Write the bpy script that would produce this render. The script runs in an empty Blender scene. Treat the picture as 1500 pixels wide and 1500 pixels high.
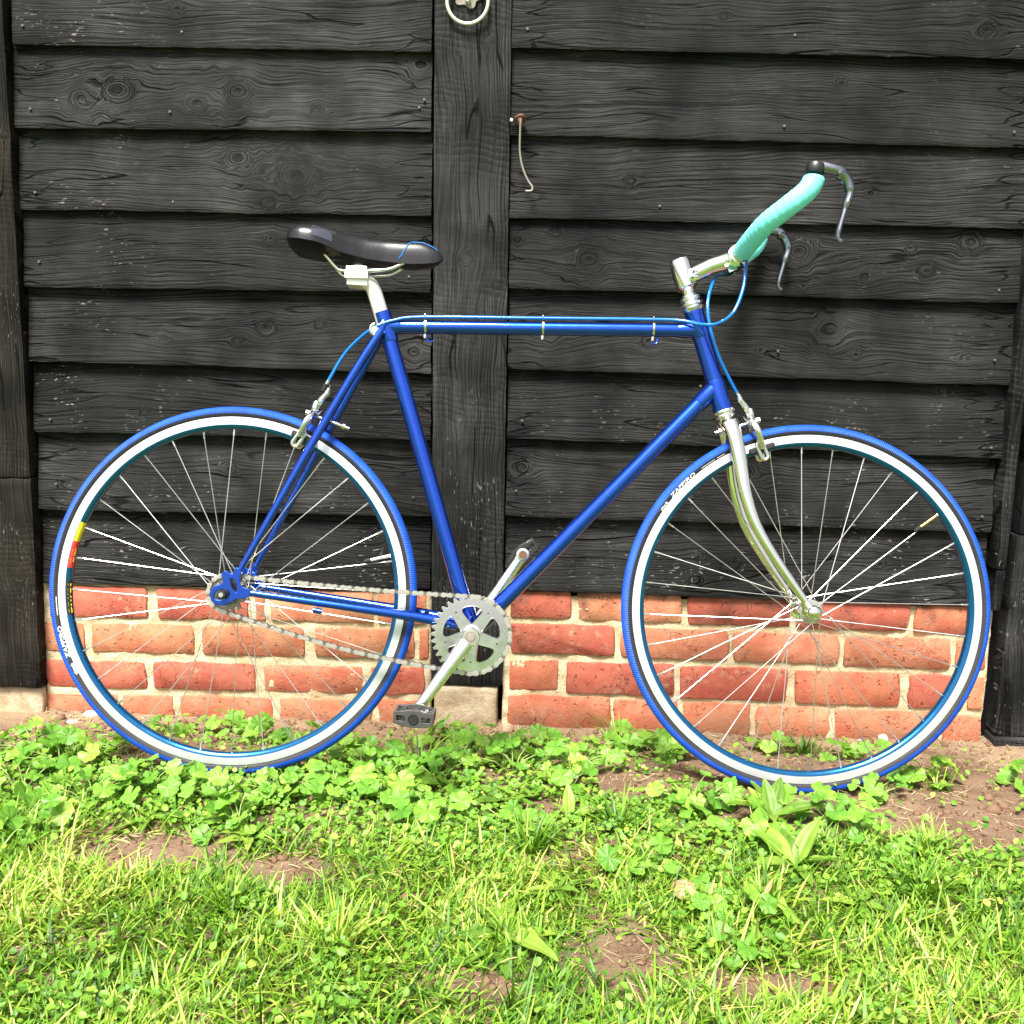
import bpy, bmesh, math, random
import numpy as np
from mathutils import Vector, Matrix, noise

S = bpy.context.scene
COL = S.collection
R = math.radians
random.seed(7)
rng = np.random.default_rng(11)

# ------------------------------------------------------------------ camera
cam_d = bpy.data.cameras.new('camera')
cam = bpy.data.objects.new('camera', cam_d)
COL.objects.link(cam)
S.camera = cam
cr, cu, cf = (0.998869, 0.043692, 0.018739), (-0.025754, 0.16599, 0.985791), (-0.039961, 0.985159, -0.166927)
CAM = Vector((0.0, -2.17, 0.79))
m = Matrix.Identity(4)
for i in range(3):
    m[i][0] = cr[i]; m[i][1] = cu[i]; m[i][2] = -cf[i]; m[i][3] = CAM[i]
cam.matrix_world = m
cam_d.sensor_width = 36
cam_d.sensor_fit = 'HORIZONTAL'
cam_d.lens = 36.0
cam_d.clip_start = 0.05
cam_d.clip_end = 500

# ------------------------------------------------------------------ sky and sun
SUN_EL, SUN_AZ = 60.0, 200.0     # azimuth measured clockwise from +Y: behind the camera, a little left
w = bpy.data.worlds.new('World')
S.world = w
w.use_nodes = True
nt = w.node_tree
nt.nodes.clear()
sky = nt.nodes.new('ShaderNodeTexSky')
sky.sky_type = 'NISHITA'
sky.sun_disc = False
sky.sun_elevation = R(SUN_EL)
sky.sun_rotation = R(SUN_AZ)
sky.air_density = 1.0
sky.dust_density = 4.0
sky.ozone_density = 1.0
hs = nt.nodes.new('ShaderNodeHueSaturation')
hs.inputs['Saturation'].default_value = 0.32
bg = nt.nodes.new('ShaderNodeBackground')
bg.inputs['Strength'].default_value = 0.085
wo = nt.nodes.new('ShaderNodeOutputWorld')
nt.links.new(sky.outputs[0], hs.inputs['Color'])
nt.links.new(hs.outputs[0], bg.inputs['Color'])
nt.links.new(bg.outputs[0], wo.inputs[0])
sl = bpy.data.lights.new('sun', 'SUN')
sl.energy = 4.6
sl.angle = R(20)
sl.color = (1.0, 0.955, 0.88)
sun = bpy.data.objects.new('sun', sl)
COL.objects.link(sun)
az, el = R(SUN_AZ), R(SUN_EL)
sd = Vector((math.sin(az) * math.cos(el), math.cos(az) * math.cos(el), math.sin(el)))
sun.rotation_euler = sd.to_track_quat('Z', 'Y').to_euler()
S.view_settings.view_transform = 'Standard'
S.view_settings.look = 'None'
S.view_settings.gamma = 1
S.view_settings.use_curve_mapping = False
S.view_settings.exposure = 1.38
S.render.engine = 'CYCLES'

# ------------------------------------------------------------------ helpers
def link(name, mesh, mat=None, parent=None, smooth=True):
    o = bpy.data.objects.new(name, mesh)
    COL.objects.link(o)
    if mat is not None and not mesh.materials:
        mesh.materials.append(mat)
    if smooth and len(mesh.polygons):
        mesh.polygons.foreach_set('use_smooth', [True] * len(mesh.polygons))
    if parent is not None:
        o.parent = parent
    return o

def tag(o, label=None, cat=None, group=None, kind=None):
    if label: o['label'] = label
    if cat: o['category'] = cat
    if group: o['group'] = group
    if kind: o['kind'] = kind
    return o

def empty(name, loc=(0, 0, 0), parent=None):
    o = bpy.data.objects.new(name, None)
    o.empty_display_size = 0.05
    COL.objects.link(o)
    o.location = loc
    if parent is not None: o.parent = parent
    return o

def me(name, vs, fs):
    x = bpy.data.meshes.new(name)
    x.from_pydata([tuple(v) for v in vs], [], fs)
    x.update()
    return x

class MB:
    """collects shapes for one mesh"""
    def __init__(s): s.v = []; s.f = []; s.mi = []; s.flat = []
    def add(s, vs, fs, mi=0):
        n = len(s.v)
        s.v += [tuple(v) for v in vs]
        s.f += [tuple(i + n for i in f) for f in fs]
        s.mi += [mi] * len(fs)
        return s
    def box(s, c, h, rot=None, mi=0):
        vs = []
        for z in (-1, 1):
            for y in (-1, 1):
                for x in (-1, 1):
                    p = Vector((x * h[0], y * h[1], z * h[2]))
                    if rot is not None: p = rot @ p
                    vs.append(Vector(c) + p)
        return s.add(vs, [(0, 1, 3, 2), (4, 6, 7, 5), (0, 4, 5, 1), (2, 3, 7, 6), (0, 2, 6, 4), (1, 5, 7, 3)], mi)
    def sweep(s, pts, rad, seg=12, mi=0, cap=True, flat=1.0, up=None, closed=False):
        pts = [Vector(p) for p in pts]
        n = len(pts)
        if not hasattr(rad, '__len__'): rad = [rad] * n
        base = []
        nrm = None
        for i, p in enumerate(pts):
            if closed: t = (pts[(i + 1) % n] - pts[i - 1]).normalized()
            else: t = (pts[min(i + 1, n - 1)] - pts[max(i - 1, 0)]).normalized()
            if nrm is None:
                a = Vector(up) if up is not None else (Vector((0, 1, 0)) if abs(t.y) < .9 else Vector((1, 0, 0)))
                nrm = (a - t * a.dot(t)).normalized()
            else:
                if up is not None: nrm = Vector(up)
                nrm = (nrm - t * nrm.dot(t)).normalized()
            b = t.cross(nrm)
            for k in range(seg):
                an = 2 * math.pi * k / seg
                base.append(p + (nrm * math.cos(an) * flat + b * math.sin(an)) * rad[i])
        fs = []
        for i in range(n if closed else n - 1):
            j = (i + 1) % n
            for k in range(seg):
                k2 = (k + 1) % seg
                fs.append((i * seg + k, i * seg + k2, j * seg + k2, j * seg + k))
        if cap and not closed:
            fs.append(tuple(reversed(range(seg))))
            fs.append(tuple((n - 1) * seg + k for k in range(seg)))
        return s.add(base, fs, mi)
    def cyl(s, a, b, r, seg=16, mi=0, r2=None):
        return s.sweep([a, b], [r, r if r2 is None else r2], seg, mi)
    def lathe(s, c, axis, prof, seg=24, mi=0):
        """prof: list of (distance along axis, radius)"""
        ax = Vector(axis).normalized()
        a = Vector((0, 0, 1)) if abs(ax.z) < .9 else Vector((1, 0, 0))
        n = (a - ax * a.dot(ax)).normalized(); b = ax.cross(n)
        vs = []
        for d, r in prof:
            for k in range(seg):
                an = 2 * math.pi * k / seg
                vs.append(Vector(c) + ax * d + (n * math.cos(an) + b * math.sin(an)) * r)
        fs = []
        for i in range(len(prof) - 1):
            for k in range(seg):
                k2 = (k + 1) % seg
                fs.append((i * seg + k, i * seg + k2, (i + 1) * seg + k2, (i + 1) * seg + k))
        fs.append(tuple(reversed(range(seg))))
        fs.append(tuple((len(prof) - 1) * seg + k for k in range(seg)))
        return s.add(vs, fs, mi)
    def build(s, name, mats, parent=None, smooth=True, sharp=40):
        x = bpy.data.meshes.new(name)
        x.from_pydata(s.v, [], s.f)
        if not isinstance(mats, (list, tuple)): mats = [mats]
        for q in mats: x.materials.append(q)
        if any(s.mi): x.polygons.foreach_set('material_index', s.mi)
        x.update()
        bm = bmesh.new(); bm.from_mesh(x)
        bmesh.ops.recalc_face_normals(bm, faces=bm.faces)
        bm.to_mesh(x); bm.free()
        o = link(name, x, None, parent, smooth)
        if smooth:
            try: x.set_sharp_from_angle(angle=R(sharp))
            except Exception: pass
        return o

def spline(pts, n=8):
    """Catmull-Rom through points"""
    P = [Vector(p) for p in pts]
    P = [P[0] * 2 - P[1]] + P + [P[-1] * 2 - P[-2]]
    out = []
    for i in range(1, len(P) - 2):
        for k in range(n):
            t = k / n
            a, b, c, d = P[i - 1], P[i], P[i + 1], P[i + 2]
            out.append(0.5 * ((2 * b) + (c - a) * t + (2 * a - 5 * b + 4 * c - d) * t * t + (3 * b - a - 3 * c + d) * t ** 3))
    out.append(P[-2])
    return out

def plate_mesh(name, outlines, thick, bevel=0.0):
    """flat plate (local XY, extruded along Z) with holes, via a filled 2D curve"""
    cu_ = bpy.data.curves.new(name, 'CURVE')
    cu_.dimensions = '2D'; cu_.fill_mode = 'BOTH'
    cu_.extrude = max(thick / 2 - bevel, 1e-5); cu_.bevel_depth = bevel; cu_.bevel_resolution = 1
    for ol in outlines:
        sp = cu_.splines.new('POLY'); sp.points.add(len(ol) - 1)
        for i, (x, y) in enumerate(ol): sp.points[i].co = (x, y, 0, 1)
        sp.use_cyclic_u = True
    o = bpy.data.objects.new(name, cu_); COL.objects.link(o)
    dg = bpy.context.evaluated_depsgraph_get()
    x = bpy.data.meshes.new_from_object(o.evaluated_get(dg))
    bpy.data.objects.remove(o); bpy.data.curves.remove(cu_)
    return x

def text_mesh(txt, size, bold=0.02, shear=0.0, extrude=0.0):
    c = bpy.data.curves.new('lettering', 'FONT')
    c.body = txt; c.size = size; c.offset = bold * size; c.shear = shear; c.extrude = extrude
    c.resolution_u = 2
    o = bpy.data.objects.new('lettering', c); COL.objects.link(o)
    dg = bpy.context.evaluated_depsgraph_get()
    x = bpy.data.meshes.new_from_object(o.evaluated_get(dg))
    bpy.data.objects.remove(o); bpy.data.curves.remove(c)
    return x

# ------------------------------------------------------------------ materials
class NT:
    def __init__(s, name):
        s.m = bpy.data.materials.new(name); s.m.use_nodes = True
        s.t = s.m.node_tree; s.t.nodes.clear()
        s.out = s.n('ShaderNodeOutputMaterial')
    def n(s, ty, **kw):
        x = s.t.nodes.new(ty)
        for k, v in kw.items(): setattr(x, k, v)
        return x
    def set(s, sock, v):
        if isinstance(v, bpy.types.NodeSocket): s.t.links.new(v, sock)
        elif v is not None: sock.default_value = v
    def math(s, op, a, b=None, c=None, clamp=False):
        x = s.n('ShaderNodeMath', operation=op); x.use_clamp = clamp
        s.set(x.inputs[0], a); s.set(x.inputs[1], b)
        if c is not None: s.set(x.inputs[2], c)
        return x.outputs[0]
    def mix(s, f, a, b, bl='MIX'):
        x = s.n('ShaderNodeMix', data_type='RGBA', blend_type=bl)
        s.set(x.inputs[0], f); s.set(x.inputs[6], a); s.set(x.inputs[7], b)
        return x.outputs[2]
    def attr(s, name, out='Fac'):
        return s.n('ShaderNodeAttribute', attribute_name=name).outputs[out]
    def noise(s, vec, scale, det=3, rough=.55, dist=0):
        x = s.n('ShaderNodeTexNoise'); s.set(x.inputs['Vector'], vec)
        x.inputs['Scale'].default_value = scale; x.inputs['Detail'].default_value = det
        x.inputs['Roughness'].default_value = rough; x.inputs['Distortion'].default_value = dist
        return x.outputs['Fac']
    def obj(s): return s.n('ShaderNodeTexCoord').outputs['Object']
    def pos(s): return s.n('ShaderNodeNewGeometry').outputs['Position']
    def sep(s, v):
        x = s.n('ShaderNodeSeparateXYZ'); s.set(x.inputs[0], v); return x.outputs
    def comb(s, x_, y_, z_):
        x = s.n('ShaderNodeCombineXYZ'); s.set(x.inputs[0], x_); s.set(x.inputs[1], y_); s.set(x.inputs[2], z_); return x.outputs[0]
    def ramp(s, f, stops, interp='LINEAR'):
        x = s.n('ShaderNodeValToRGB'); s.set(x.inputs[0], f); cr_ = x.color_ramp; cr_.interpolation = interp
        while len(cr_.elements) < len(stops): cr_.elements.new(0.5)
        for e, (p, c) in zip(cr_.elements, stops):
            e.position = p; e.color = c if len(c) == 4 else (*c, 1)
        return x.outputs[0]
    def rng(s, v, a, b, c=0.0, d=1.0):
        x = s.n('ShaderNodeMapRange'); x.clamp = True
        s.set(x.inputs[0], v)
        for i, q in enumerate((a, b, c, d)): x.inputs[i + 1].default_value = q
        return x.outputs[0]
    def bump(s, h, dist=.002, st=1.0, nrm=None):
        x = s.n('ShaderNodeBump'); s.set(x.inputs['Height'], h)
        x.inputs['Distance'].default_value = dist; x.inputs['Strength'].default_value = st
        if nrm is not None: s.set(x.inputs['Normal'], nrm)
        return x.outputs[0]
    def bsdf(s, color, rough=.5, metal=0., spec=.5, coat=0., coat_r=.05, normal=None, link_out=True):
        x = s.n('ShaderNodeBsdfPrincipled')
        s.set(x.inputs['Base Color'], color if not isinstance(color, tuple) else (*color[:3], 1))
        s.set(x.inputs['Roughness'], rough); s.set(x.inputs['Metallic'], metal)
        x.inputs['Specular IOR Level'].default_value = spec
        x.inputs['Coat Weight'].default_value = coat; x.inputs['Coat Roughness'].default_value = coat_r
        if normal is not None: s.set(x.inputs['Normal'], normal)
        if link_out: s.t.links.new(x.outputs[0], s.out.inputs[0])
        return x

def wood(name, dark, light, speck=1.0, saw=0.0, brown=0.0, freq=1.0):
    t = NT(name)
    g = t.attr('grain'); a = t.attr('along'); k = t.attr('knot'); sd_ = t.attr('seed')
    v1 = t.comb(t.math('MULTIPLY', a, 2.4), sd_, t.math('MULTIPLY', g, 210 * freq))
    v2 = t.comb(t.math('MULTIPLY', a, 9), sd_, t.math('MULTIPLY', g, 560 * freq))
    n1 = t.noise(v1, 1.0, 3, .6)
    n2 = t.noise(v2, 1.0, 3, .65)
    big = t.noise(t.pos(), 7, 3, .6)
    big2 = t.noise(t.pos(), 2.6, 2, .5)
    low = t.noise(t.comb(t.math('MULTIPLY', a, .8), sd_, t.math('MULTIPLY', g, 22)), 1.0, 2, .5)
    ph = t.math('ADD', t.math('MULTIPLY', g, 150 * freq), t.math('ADD', t.math('MULTIPLY', low, 7), t.math('MULTIPLY', n1, 1.3)))
    saw_ = t.math('FRACT', ph)
    line = t.math('MULTIPLY', t.rng(saw_, .45, .86), t.rng(saw_, 1.0, .90))     # late wood line at the end of each ring
    lmask = t.rng(low, .36, .60, .25, 1.0)
    ridge = t.math('SUBTRACT', 1.0, t.math('MULTIPLY', line, lmask))
    fine = t.rng(n2, .3, .7)
    f = t.math('MULTIPLY', t.math('ADD', t.math('MULTIPLY', ridge, .55), t.math('MULTIPLY', fine, .45)), t.rng(big, .28, .72, .30, 1.15))
    f = t.math('MULTIPLY', f, t.rng(t.noise(t.comb(sd_, sd_, 0.0), 3.7, 0), .35, .65, .62, 1.0))
    col = t.mix(t.math('POWER', f, 1.75), (*dark, 1), (*light, 1))
    # weathered paler areas
    pale = t.math('MULTIPLY', t.rng(big2, .48, .68), t.rng(n2, .45, .65))
    col = t.mix(t.math('MULTIPLY', pale, .30), col, (light[0] * 2.1, light[1] * 2.0, light[2] * 1.95, 1))
    if brown:
        bn = t.noise(t.pos(), 5, 3)
        col = t.mix(t.math('MULTIPLY', t.rng(bn, .4, .7), brown), col, (.030, .022, .014, 1))
    else:
        bn = t.noise(t.pos(), 4, 2)
        col = t.mix(t.math('MULTIPLY', t.rng(bn, .52, .7), .35), col, (.018, .024, .02, 1))
    # flakes of worn white paint / lichen
    vs_ = t.comb(t.math('MULTIPLY', a, 70), sd_, t.math('MULTIPLY', g, 260))
    sn = t.noise(vs_, 1.0, 2, .5)
    msk = t.noise(t.pos(), 9, 3, .6)
    px3 = t.sep(t.pos())
    zone = t.math('MAXIMUM', t.rng(px3[0], -.75, -1.05), t.math('MULTIPLY', t.rng(px3[0], .65, .95), .5))
    zone = t.math('MAXIMUM', zone, t.rng(px3[2], .75, .45))
    fl = t.math('MULTIPLY', t.math('MULTIPLY', t.rng(sn, .64, .71), t.rng(msk, .50, .60)), t.math('ADD', t.math('MULTIPLY', zone, .9), .12))
    col = t.mix(t.math('MULTIPLY', fl, .75 * speck), col, (.26, .25, .235, 1))
    # checks (thin long dark cracks)
    vc = t.comb(t.math('MULTIPLY', a, 2.2), t.math('ADD', sd_, 40), t.math('MULTIPLY', g, 26))
    cn = t.noise(vc, 1.0, 1, .5)
    vm = t.noise(t.comb(t.math('MULTIPLY', a, 5), t.math('ADD', sd_, 9), t.math('MULTIPLY', g, 12)), 1.0, 1, .5)
    crack = t.math('MULTIPLY', t.rng(t.math('ABSOLUTE', t.math('SUBTRACT', cn, .5)), .004, .016, 1, 0), t.rng(vm, .52, .60))
    endm = t.math('MAXIMUM', t.math('MAXIMUM', t.rng(px3[0], -1.02, -1.10), t.rng(px3[0], .82, .90)), t.math('MULTIPLY', t.rng(px3[0], -.36, -.28), t.rng(px3[0], -.02, -.06)))
    c2 = t.noise(t.comb(t.math('MULTIPLY', a, 6), t.math('ADD', sd_, 77), t.math('MULTIPLY', g, 34)), 1.0, 1, .5)
    if not saw: crack = t.math('MAXIMUM', crack, t.math('MULTIPLY', t.rng(t.math('ABSOLUTE', t.math('SUBTRACT', c2, .5)), .006, .022, 1, 0), endm))
    dk = t.math('MAXIMUM', t.math('MULTIPLY', crack, .95), t.math('MULTIPLY', t.rng(k, .55, .9), .6))
    col = t.mix(dk, col, (.002, .002, .002, 1))
    h = t.math('ADD', t.math('MULTIPLY', ridge, .75), t.math('MULTIPLY', fine, .40))
    h = t.math('SUBTRACT', h, t.math('MULTIPLY', crack, 2.2))
    h = t.math('SUBTRACT', h, t.math('MULTIPLY', t.rng(k, .6, 1.0), 1.2))
    h = t.math('ADD', h, t.math('MULTIPLY', fl, .3))
    if saw:
        sa = t.math('SINE', t.math('MULTIPLY', t.math('ADD', a, t.math('ADD', t.math('MULTIPLY', g, .12), t.math('MULTIPLY', big, .05))), 520))
        sm = t.math('MULTIPLY', t.math('MULTIPLY', t.rng(t.noise(t.pos(), 5.2, 3), .45, .60), t.rng(n2, .3, .55)), saw)
        h = t.math('ADD', h, t.math('MULTIPLY', t.math('MULTIPLY', sa, sm), .11))
        col = t.mix(t.math('MULTIPLY', t.rng(sa, .2, 1.0), t.math('MULTIPLY', sm, .16)), col, (light[0] * 2, light[1] * 2, light[2] * 2, 1))
    b = t.bump(h, .0019, 1.0)
    t.bsdf(col, .72, spec=.12, normal=b)
    return t.m

M = {}
M['board'] = wood('black_board', (.0010, .0010, .0011), (.060, .059, .0585), 1.0)
M['post'] = wood('black_post', (.0011, .0011, .0011), (.062, .0615, .061), .8, saw=1.0, freq=.9)
M['postb'] = wood('brown_black_post', (.0012, .0011, .0009), (.050, .045, .037), .6, saw=1.0, brown=.2, freq=.9)
def mk_brick():
    t = NT('brick_clay')
    oc = t.n('ShaderNodeObjectInfo').outputs['Color']
    p = t.pos()
    n1 = t.noise(p, 14, 4, .6); n2 = t.noise(p, 70, 4, .65); n3 = t.noise(p, 260, 2, .6)
    col = t.mix(t.rng(n1, .35, .62), oc, t.mix(1.0, oc, (1.15, 1.65, 1.6, 1), 'MULTIPLY'))
    col = t.mix(t.math('MULTIPLY', t.rng(n2, .5, .75), .35), col, t.mix(1.0, oc, (.55, .5, .5, 1), 'MULTIPLY'))
    # lime bloom and soot
    col = t.mix(t.math('MULTIPLY', t.rng(t.noise(p, 22, 4, .7), .60, .78), .5), col, (.42, .30, .22, 1))
    pits = t.rng(n3, .70, .76)
    pit2 = t.rng(t.noise(p, 95, 1, .5), .70, .74)
    pm = t.math('MAXIMUM', t.math('MULTIPLY', pits, .6), pit2)
    col = t.mix(t.math('MULTIPLY', pm, .55), col, (.07, .03, .022, 1))
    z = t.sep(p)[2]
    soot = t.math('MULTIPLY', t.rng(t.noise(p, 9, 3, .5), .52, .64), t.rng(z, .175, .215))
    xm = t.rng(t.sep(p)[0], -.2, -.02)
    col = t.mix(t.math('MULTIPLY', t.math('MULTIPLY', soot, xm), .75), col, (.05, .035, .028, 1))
    lowm = t.math('MULTIPLY', t.rng(z, .01, -.05), t.rng(n1, .4, .6))
    col = t.mix(t.math('MULTIPLY', lowm, .45), col, (.20, .13, .08, 1))
    crk = t.rng(t.math('ABSOLUTE', t.math('SUBTRACT', t.noise(p, 24, 3, .6), .5)), .0, .008, 1, 0)
    crk = t.math('MULTIPLY', crk, t.rng(t.noise(p, 11, 2), .54, .6))
    col = t.mix(t.math('MULTIPLY', crk, .7), col, (.06, .025, .02, 1))
    pm = t.math('MAXIMUM', pm, crk)
    splash = t.math('MULTIPLY', t.rng(t.noise(p, 55, 4, .7), .56, .66), t.rng(t.noise(p, 6, 2), .45, .6))
    col = t.mix(t.math('MULTIPLY', splash, .45), col, (.52, .36, .25, 1))
    h = t.math('SUBTRACT', t.math('ADD', t.math('MULTIPLY', n2, .6), t.math('MULTIPLY', n3, .55)), t.math('MULTIPLY', pm, 1.1))
    t.bsdf(col, .88, spec=.2, normal=t.bump(h, .0022, .85))
    return t.m
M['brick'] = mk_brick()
def mk_mortar():
    t = NT('sandy_mortar'); p = t.pos()
    n1 = t.noise(p, 30, 4, .6); n2 = t.noise(p, 330, 3, .7); n3 = t.noise(p, 120, 3, .6)
    col = t.mix(t.rng(n1, .35, .7), (.56, .43, .24, 1), (.70, .60, .42, 1))
    col = t.mix(t.math('MULTIPLY', t.rng(n2, .55, .7), .5), col, (.22, .15, .08, 1))
    col = t.mix(t.math('MULTIPLY', t.rng(n3, .62, .72), .55), col, (.16, .12, .08, 1))
    col = t.mix(t.math('MULTIPLY', t.rng(t.sep(p)[2], .205, .25), .55), col, (.18, .14, .09, 1))
    t.bsdf(col, .95, spec=.15, normal=t.bump(t.math('ADD', n2, n3), .003, .8))
    return t.m
M['mortar'] = mk_mortar()
def mk_stone(name, a, b):
    t = NT(name); p = t.pos()
    n1 = t.noise(p, 26, 5, .65); n2 = t.noise(p, 180, 3, .7)
    col = t.mix(t.rng(n1, .35, .65), (*a, 1), (*b, 1))
    col = t.mix(t.math('MULTIPLY', t.rng(n2, .55, .75), .4), col, (a[0] * .4, a[1] * .4, a[2] * .4, 1))
    t.bsdf(col, .9, spec=.2, normal=t.bump(t.math('ADD', n1, t.math('MULTIPLY', n2, .5)), .004, .8))
    return t.m
M['concrete'] = mk_stone('pale_footing', (.33, .24, .14), (.52, .43, .30))
M['pebble'] = mk_stone('tan_pebble', (.28, .19, .12), (.42, .31, .2))
M['chalk'] = mk_stone('white_chalk', (.5, .48, .44), (.75, .73, .7))
M['void'] = (lambda t: (t.bsdf((.004, .004, .004), .9, spec=.1), t.m)[1])(NT('gap_shade_black'))

def simple(name, col, rough=.5, metal=0., spec=.5, coat=0., bump=None, coat_r=.04):
    t = NT(name); nrm = None
    if bump:
        sc, di = bump
        nrm = t.bump(t.noise(t.obj(), sc, 3, .6), di, .6)
    # slight unevenness of gloss so no surface is perfectly uniform
    rr = t.rng(t.noise(t.obj(), 35, 3, .6), .3, .7, max(rough - .06, .02), min(rough + .08, 1))
    t.bsdf(col, rr, metal, spec, coat, coat_r, nrm)
    return t.m

def mk_paint():
    t = NT('blue_frame_paint'); p = t.obj()
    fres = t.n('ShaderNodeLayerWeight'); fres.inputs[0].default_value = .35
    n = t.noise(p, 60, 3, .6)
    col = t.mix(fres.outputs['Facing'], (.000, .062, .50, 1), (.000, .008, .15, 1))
    chip = t.math('MULTIPLY', t.rng(t.noise(p, 170, 2, .6), .735, .76), t.rng(t.noise(p, 12, 2), .5, .6))
    col = t.mix(chip, col, (.35, .42, .6, 1))
    x = t.bsdf(col, t.rng(n, .3, .7, .20, .26), .82, .3, 1.0, .012)
    return t.m
M['paint'] = mk_paint()
M['chrome'] = simple('chrome', (.86, .845, .76), .04, 1.0, .5)
M['alloy'] = simple('polished_alloy', (.80, .80, .79), .24, 1.0, .5)
M['satin'] = simple('satin_alloy', (.80, .80, .81), .14, 1.0, .5)
M['cream'] = simple('silver_post_alloy', (.82, .80, .74), .40, .55, .6)
M['steel'] = simple('steel_link', (.22, .205, .19), .36, .85, .5)
M['spoke'] = simple('stainless_spoke', (.62, .61, .60), .30, .9, .6)
M['track'] = simple('brake_track', (.66, .68, .71), .36, .6, .6)
M['teal'] = simple('teal_anodised_rim', (.005, .105, .26), .20, .75, .6, .4)
M['black'] = simple('black_plastic', (.012, .012, .013), .38, 0, .5, .15)
M['rubber'] = simple('black_rubber', (.02, .02, .022), .7, 0, .3)
M['white'] = simple('white_print', (.8, .8, .8), .6)
M['cable'] = simple('blue_cable_sleeve', (.000, .13, .48), .25, 0, .5, .6)
M['lever'] = simple('dark_polished_lever', (.26, .27, .31), .27, 1.0, .5)
M['brass'] = simple('brass_valve', (.60, .36, .12), .3, .9, .5)
M['rust'] = simple('rusty_iron', (.14, .07, .045), .85, .2, .3, bump=(400, .0008))
M['rod'] = simple('weathered_steel_rod', (.26, .23, .20), .6, .4, .4, bump=(300, .0005))
M['ringm'] = simple('pale_galvanised_ring', (.62, .60, .52), .45, .5, .5, bump=(250, .0006))
M['yellow'] = simple('yellow_print', (.72, .60, .02), .5)
M['red'] = simple('red_print', (.60, .03, .03), .5)
M['graphite'] = simple('grey_pedal_plastic', (.050, .048, .047), .5, .2, .5, bump=(200, .0006))
def mk_tyre():
    t = NT('blue_tyre_tread'); p = t.obj()
    s_ = t.sep(p)
    an = t.math('ARCTAN2', s_[2], s_[0])
    k = t.math('SINE', t.math('ADD', t.math('MULTIPLY', an, 620), t.math('MULTIPLY', s_[1], 900)))
    n = t.noise(p, 40, 3)
    col = t.mix(t.rng(n, .35, .65), (.003, .058, .44, 1), (.006, .085, .52, 1))
    dirt = t.math('MULTIPLY', t.rng(t.noise(p, 16, 4, .7), .55, .72), t.rng(s_[2], -.29, -.33))
    col = t.mix(t.math('MULTIPLY', dirt, .5), col, (.16, .12, .08, 1))
    t.bsdf(col, .55, spec=.4, normal=t.bump(k, .0007, .7))
    return t.m
M['tread'] = mk_tyre()
M['wall'] = simple('grey_tyre_sidewall', (.018, .018, .024), .6, 0, .4, bump=(300, .0004))
def mk_tape():
    t = NT('turquoise_bar_tape')
    a = t.attr('turn'); n = t.noise(t.obj(), 220, 3, .6)
    fr = t.math('FRACT', a)
    col = t.mix(t.rng(fr, .0, .10, .5, 0), (.20, .80, .80, 1), (.13, .60, .60, 1))
    h = t.math('ADD', t.math('MULTIPLY', fr, 1.0), t.math('MULTIPLY', n, .35))
    t.bsdf(col, .6, spec=.4, normal=t.bump(h, .0006, .5))
    return t.m
M['tape'] = mk_tape()
def mk_saddle():
    t = NT('black_saddle_leather'); p = t.obj(); s_ = t.sep(p)
    n = t.noise(p, 420, 2, .6)
    t.bsdf(t.mix(t.rng(t.noise(p, 30, 3), .3, .7), (.007, .007, .008, 1), (.012, .012, .014, 1)), .30, spec=.5, normal=t.bump(n, .0004, .5))
    return t.m
M['saddle'] = mk_saddle()

def leaf_mat(name, stops, rough=.45, trans=.35, veins=True):
    t = NT(name)
    f = t.attr('tint')
    ri = t.n('ShaderNodeObjectInfo').outputs['Random']
    n = t.noise(t.pos(), 55, 3, .6)
    ff = t.math('ADD', f, t.math('ADD', t.math('MULTIPLY', t.math('SUBTRACT', ri, .5), .55), t.math('MULTIPLY', t.math('SUBTRACT', n, .5), .35)), clamp=True)
    col = t.ramp(ff, stops)
    if veins:
        v = t.attr('vein')
        col = t.mix(t.math('MULTIPLY', v, .45), col, t.mix(1.0, col, (1.55, 1.3, 1.3, 1), 'MULTIPLY'))
    x = t.bsdf(col, rough, spec=.4, link_out=False)
    tr = t.n('ShaderNodeBsdfTranslucent')
    t.t.links.new(t.mix(1.0, col, (1.15, 1.25, .5, 1), 'MULTIPLY'), tr.inputs[0])
    ms = t.n('ShaderNodeMixShader'); ms.inputs[0].default_value = trans
    t.t.links.new(x.outputs[0], ms.inputs[1]); t.t.links.new(tr.outputs[0], ms.inputs[2])
    t.t.links.new(ms.outputs[0], t.out.inputs[0])
    return t.m
M['mallow'] = leaf_mat('mallow_leaf', [(0, (.045, .15, .012)), (.35, (.105, .27, .027)), (.75, (.20, .39, .047)), (1, (.38, .48, .08))])
M['plantain'] = leaf_mat('broad_leaf', [(0, (.05, .13, .012)), (.4, (.14, .27, .03)), (.8, (.30, .40, .06)), (1, (.46, .48, .11))])
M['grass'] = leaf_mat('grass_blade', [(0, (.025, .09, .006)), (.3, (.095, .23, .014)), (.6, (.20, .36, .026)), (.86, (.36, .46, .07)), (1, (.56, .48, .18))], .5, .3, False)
M['cover'] = leaf_mat('small_weed_leaf', [(0, (.045, .14, .010)), (.4, (.12, .27, .022)), (.8, (.24, .39, .04)), (1, (.42, .48, .08))], .5, .3, False)
M['stem'] = simple('pale_green_stem', (.26, .33, .10), .5)
M['straw'] = simple('dry_straw', (.46, .37, .20), .8, 0, .2)
M['clod'] = simple('soil_clod', (.16, .095, .06), .95, 0, .1)

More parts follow.
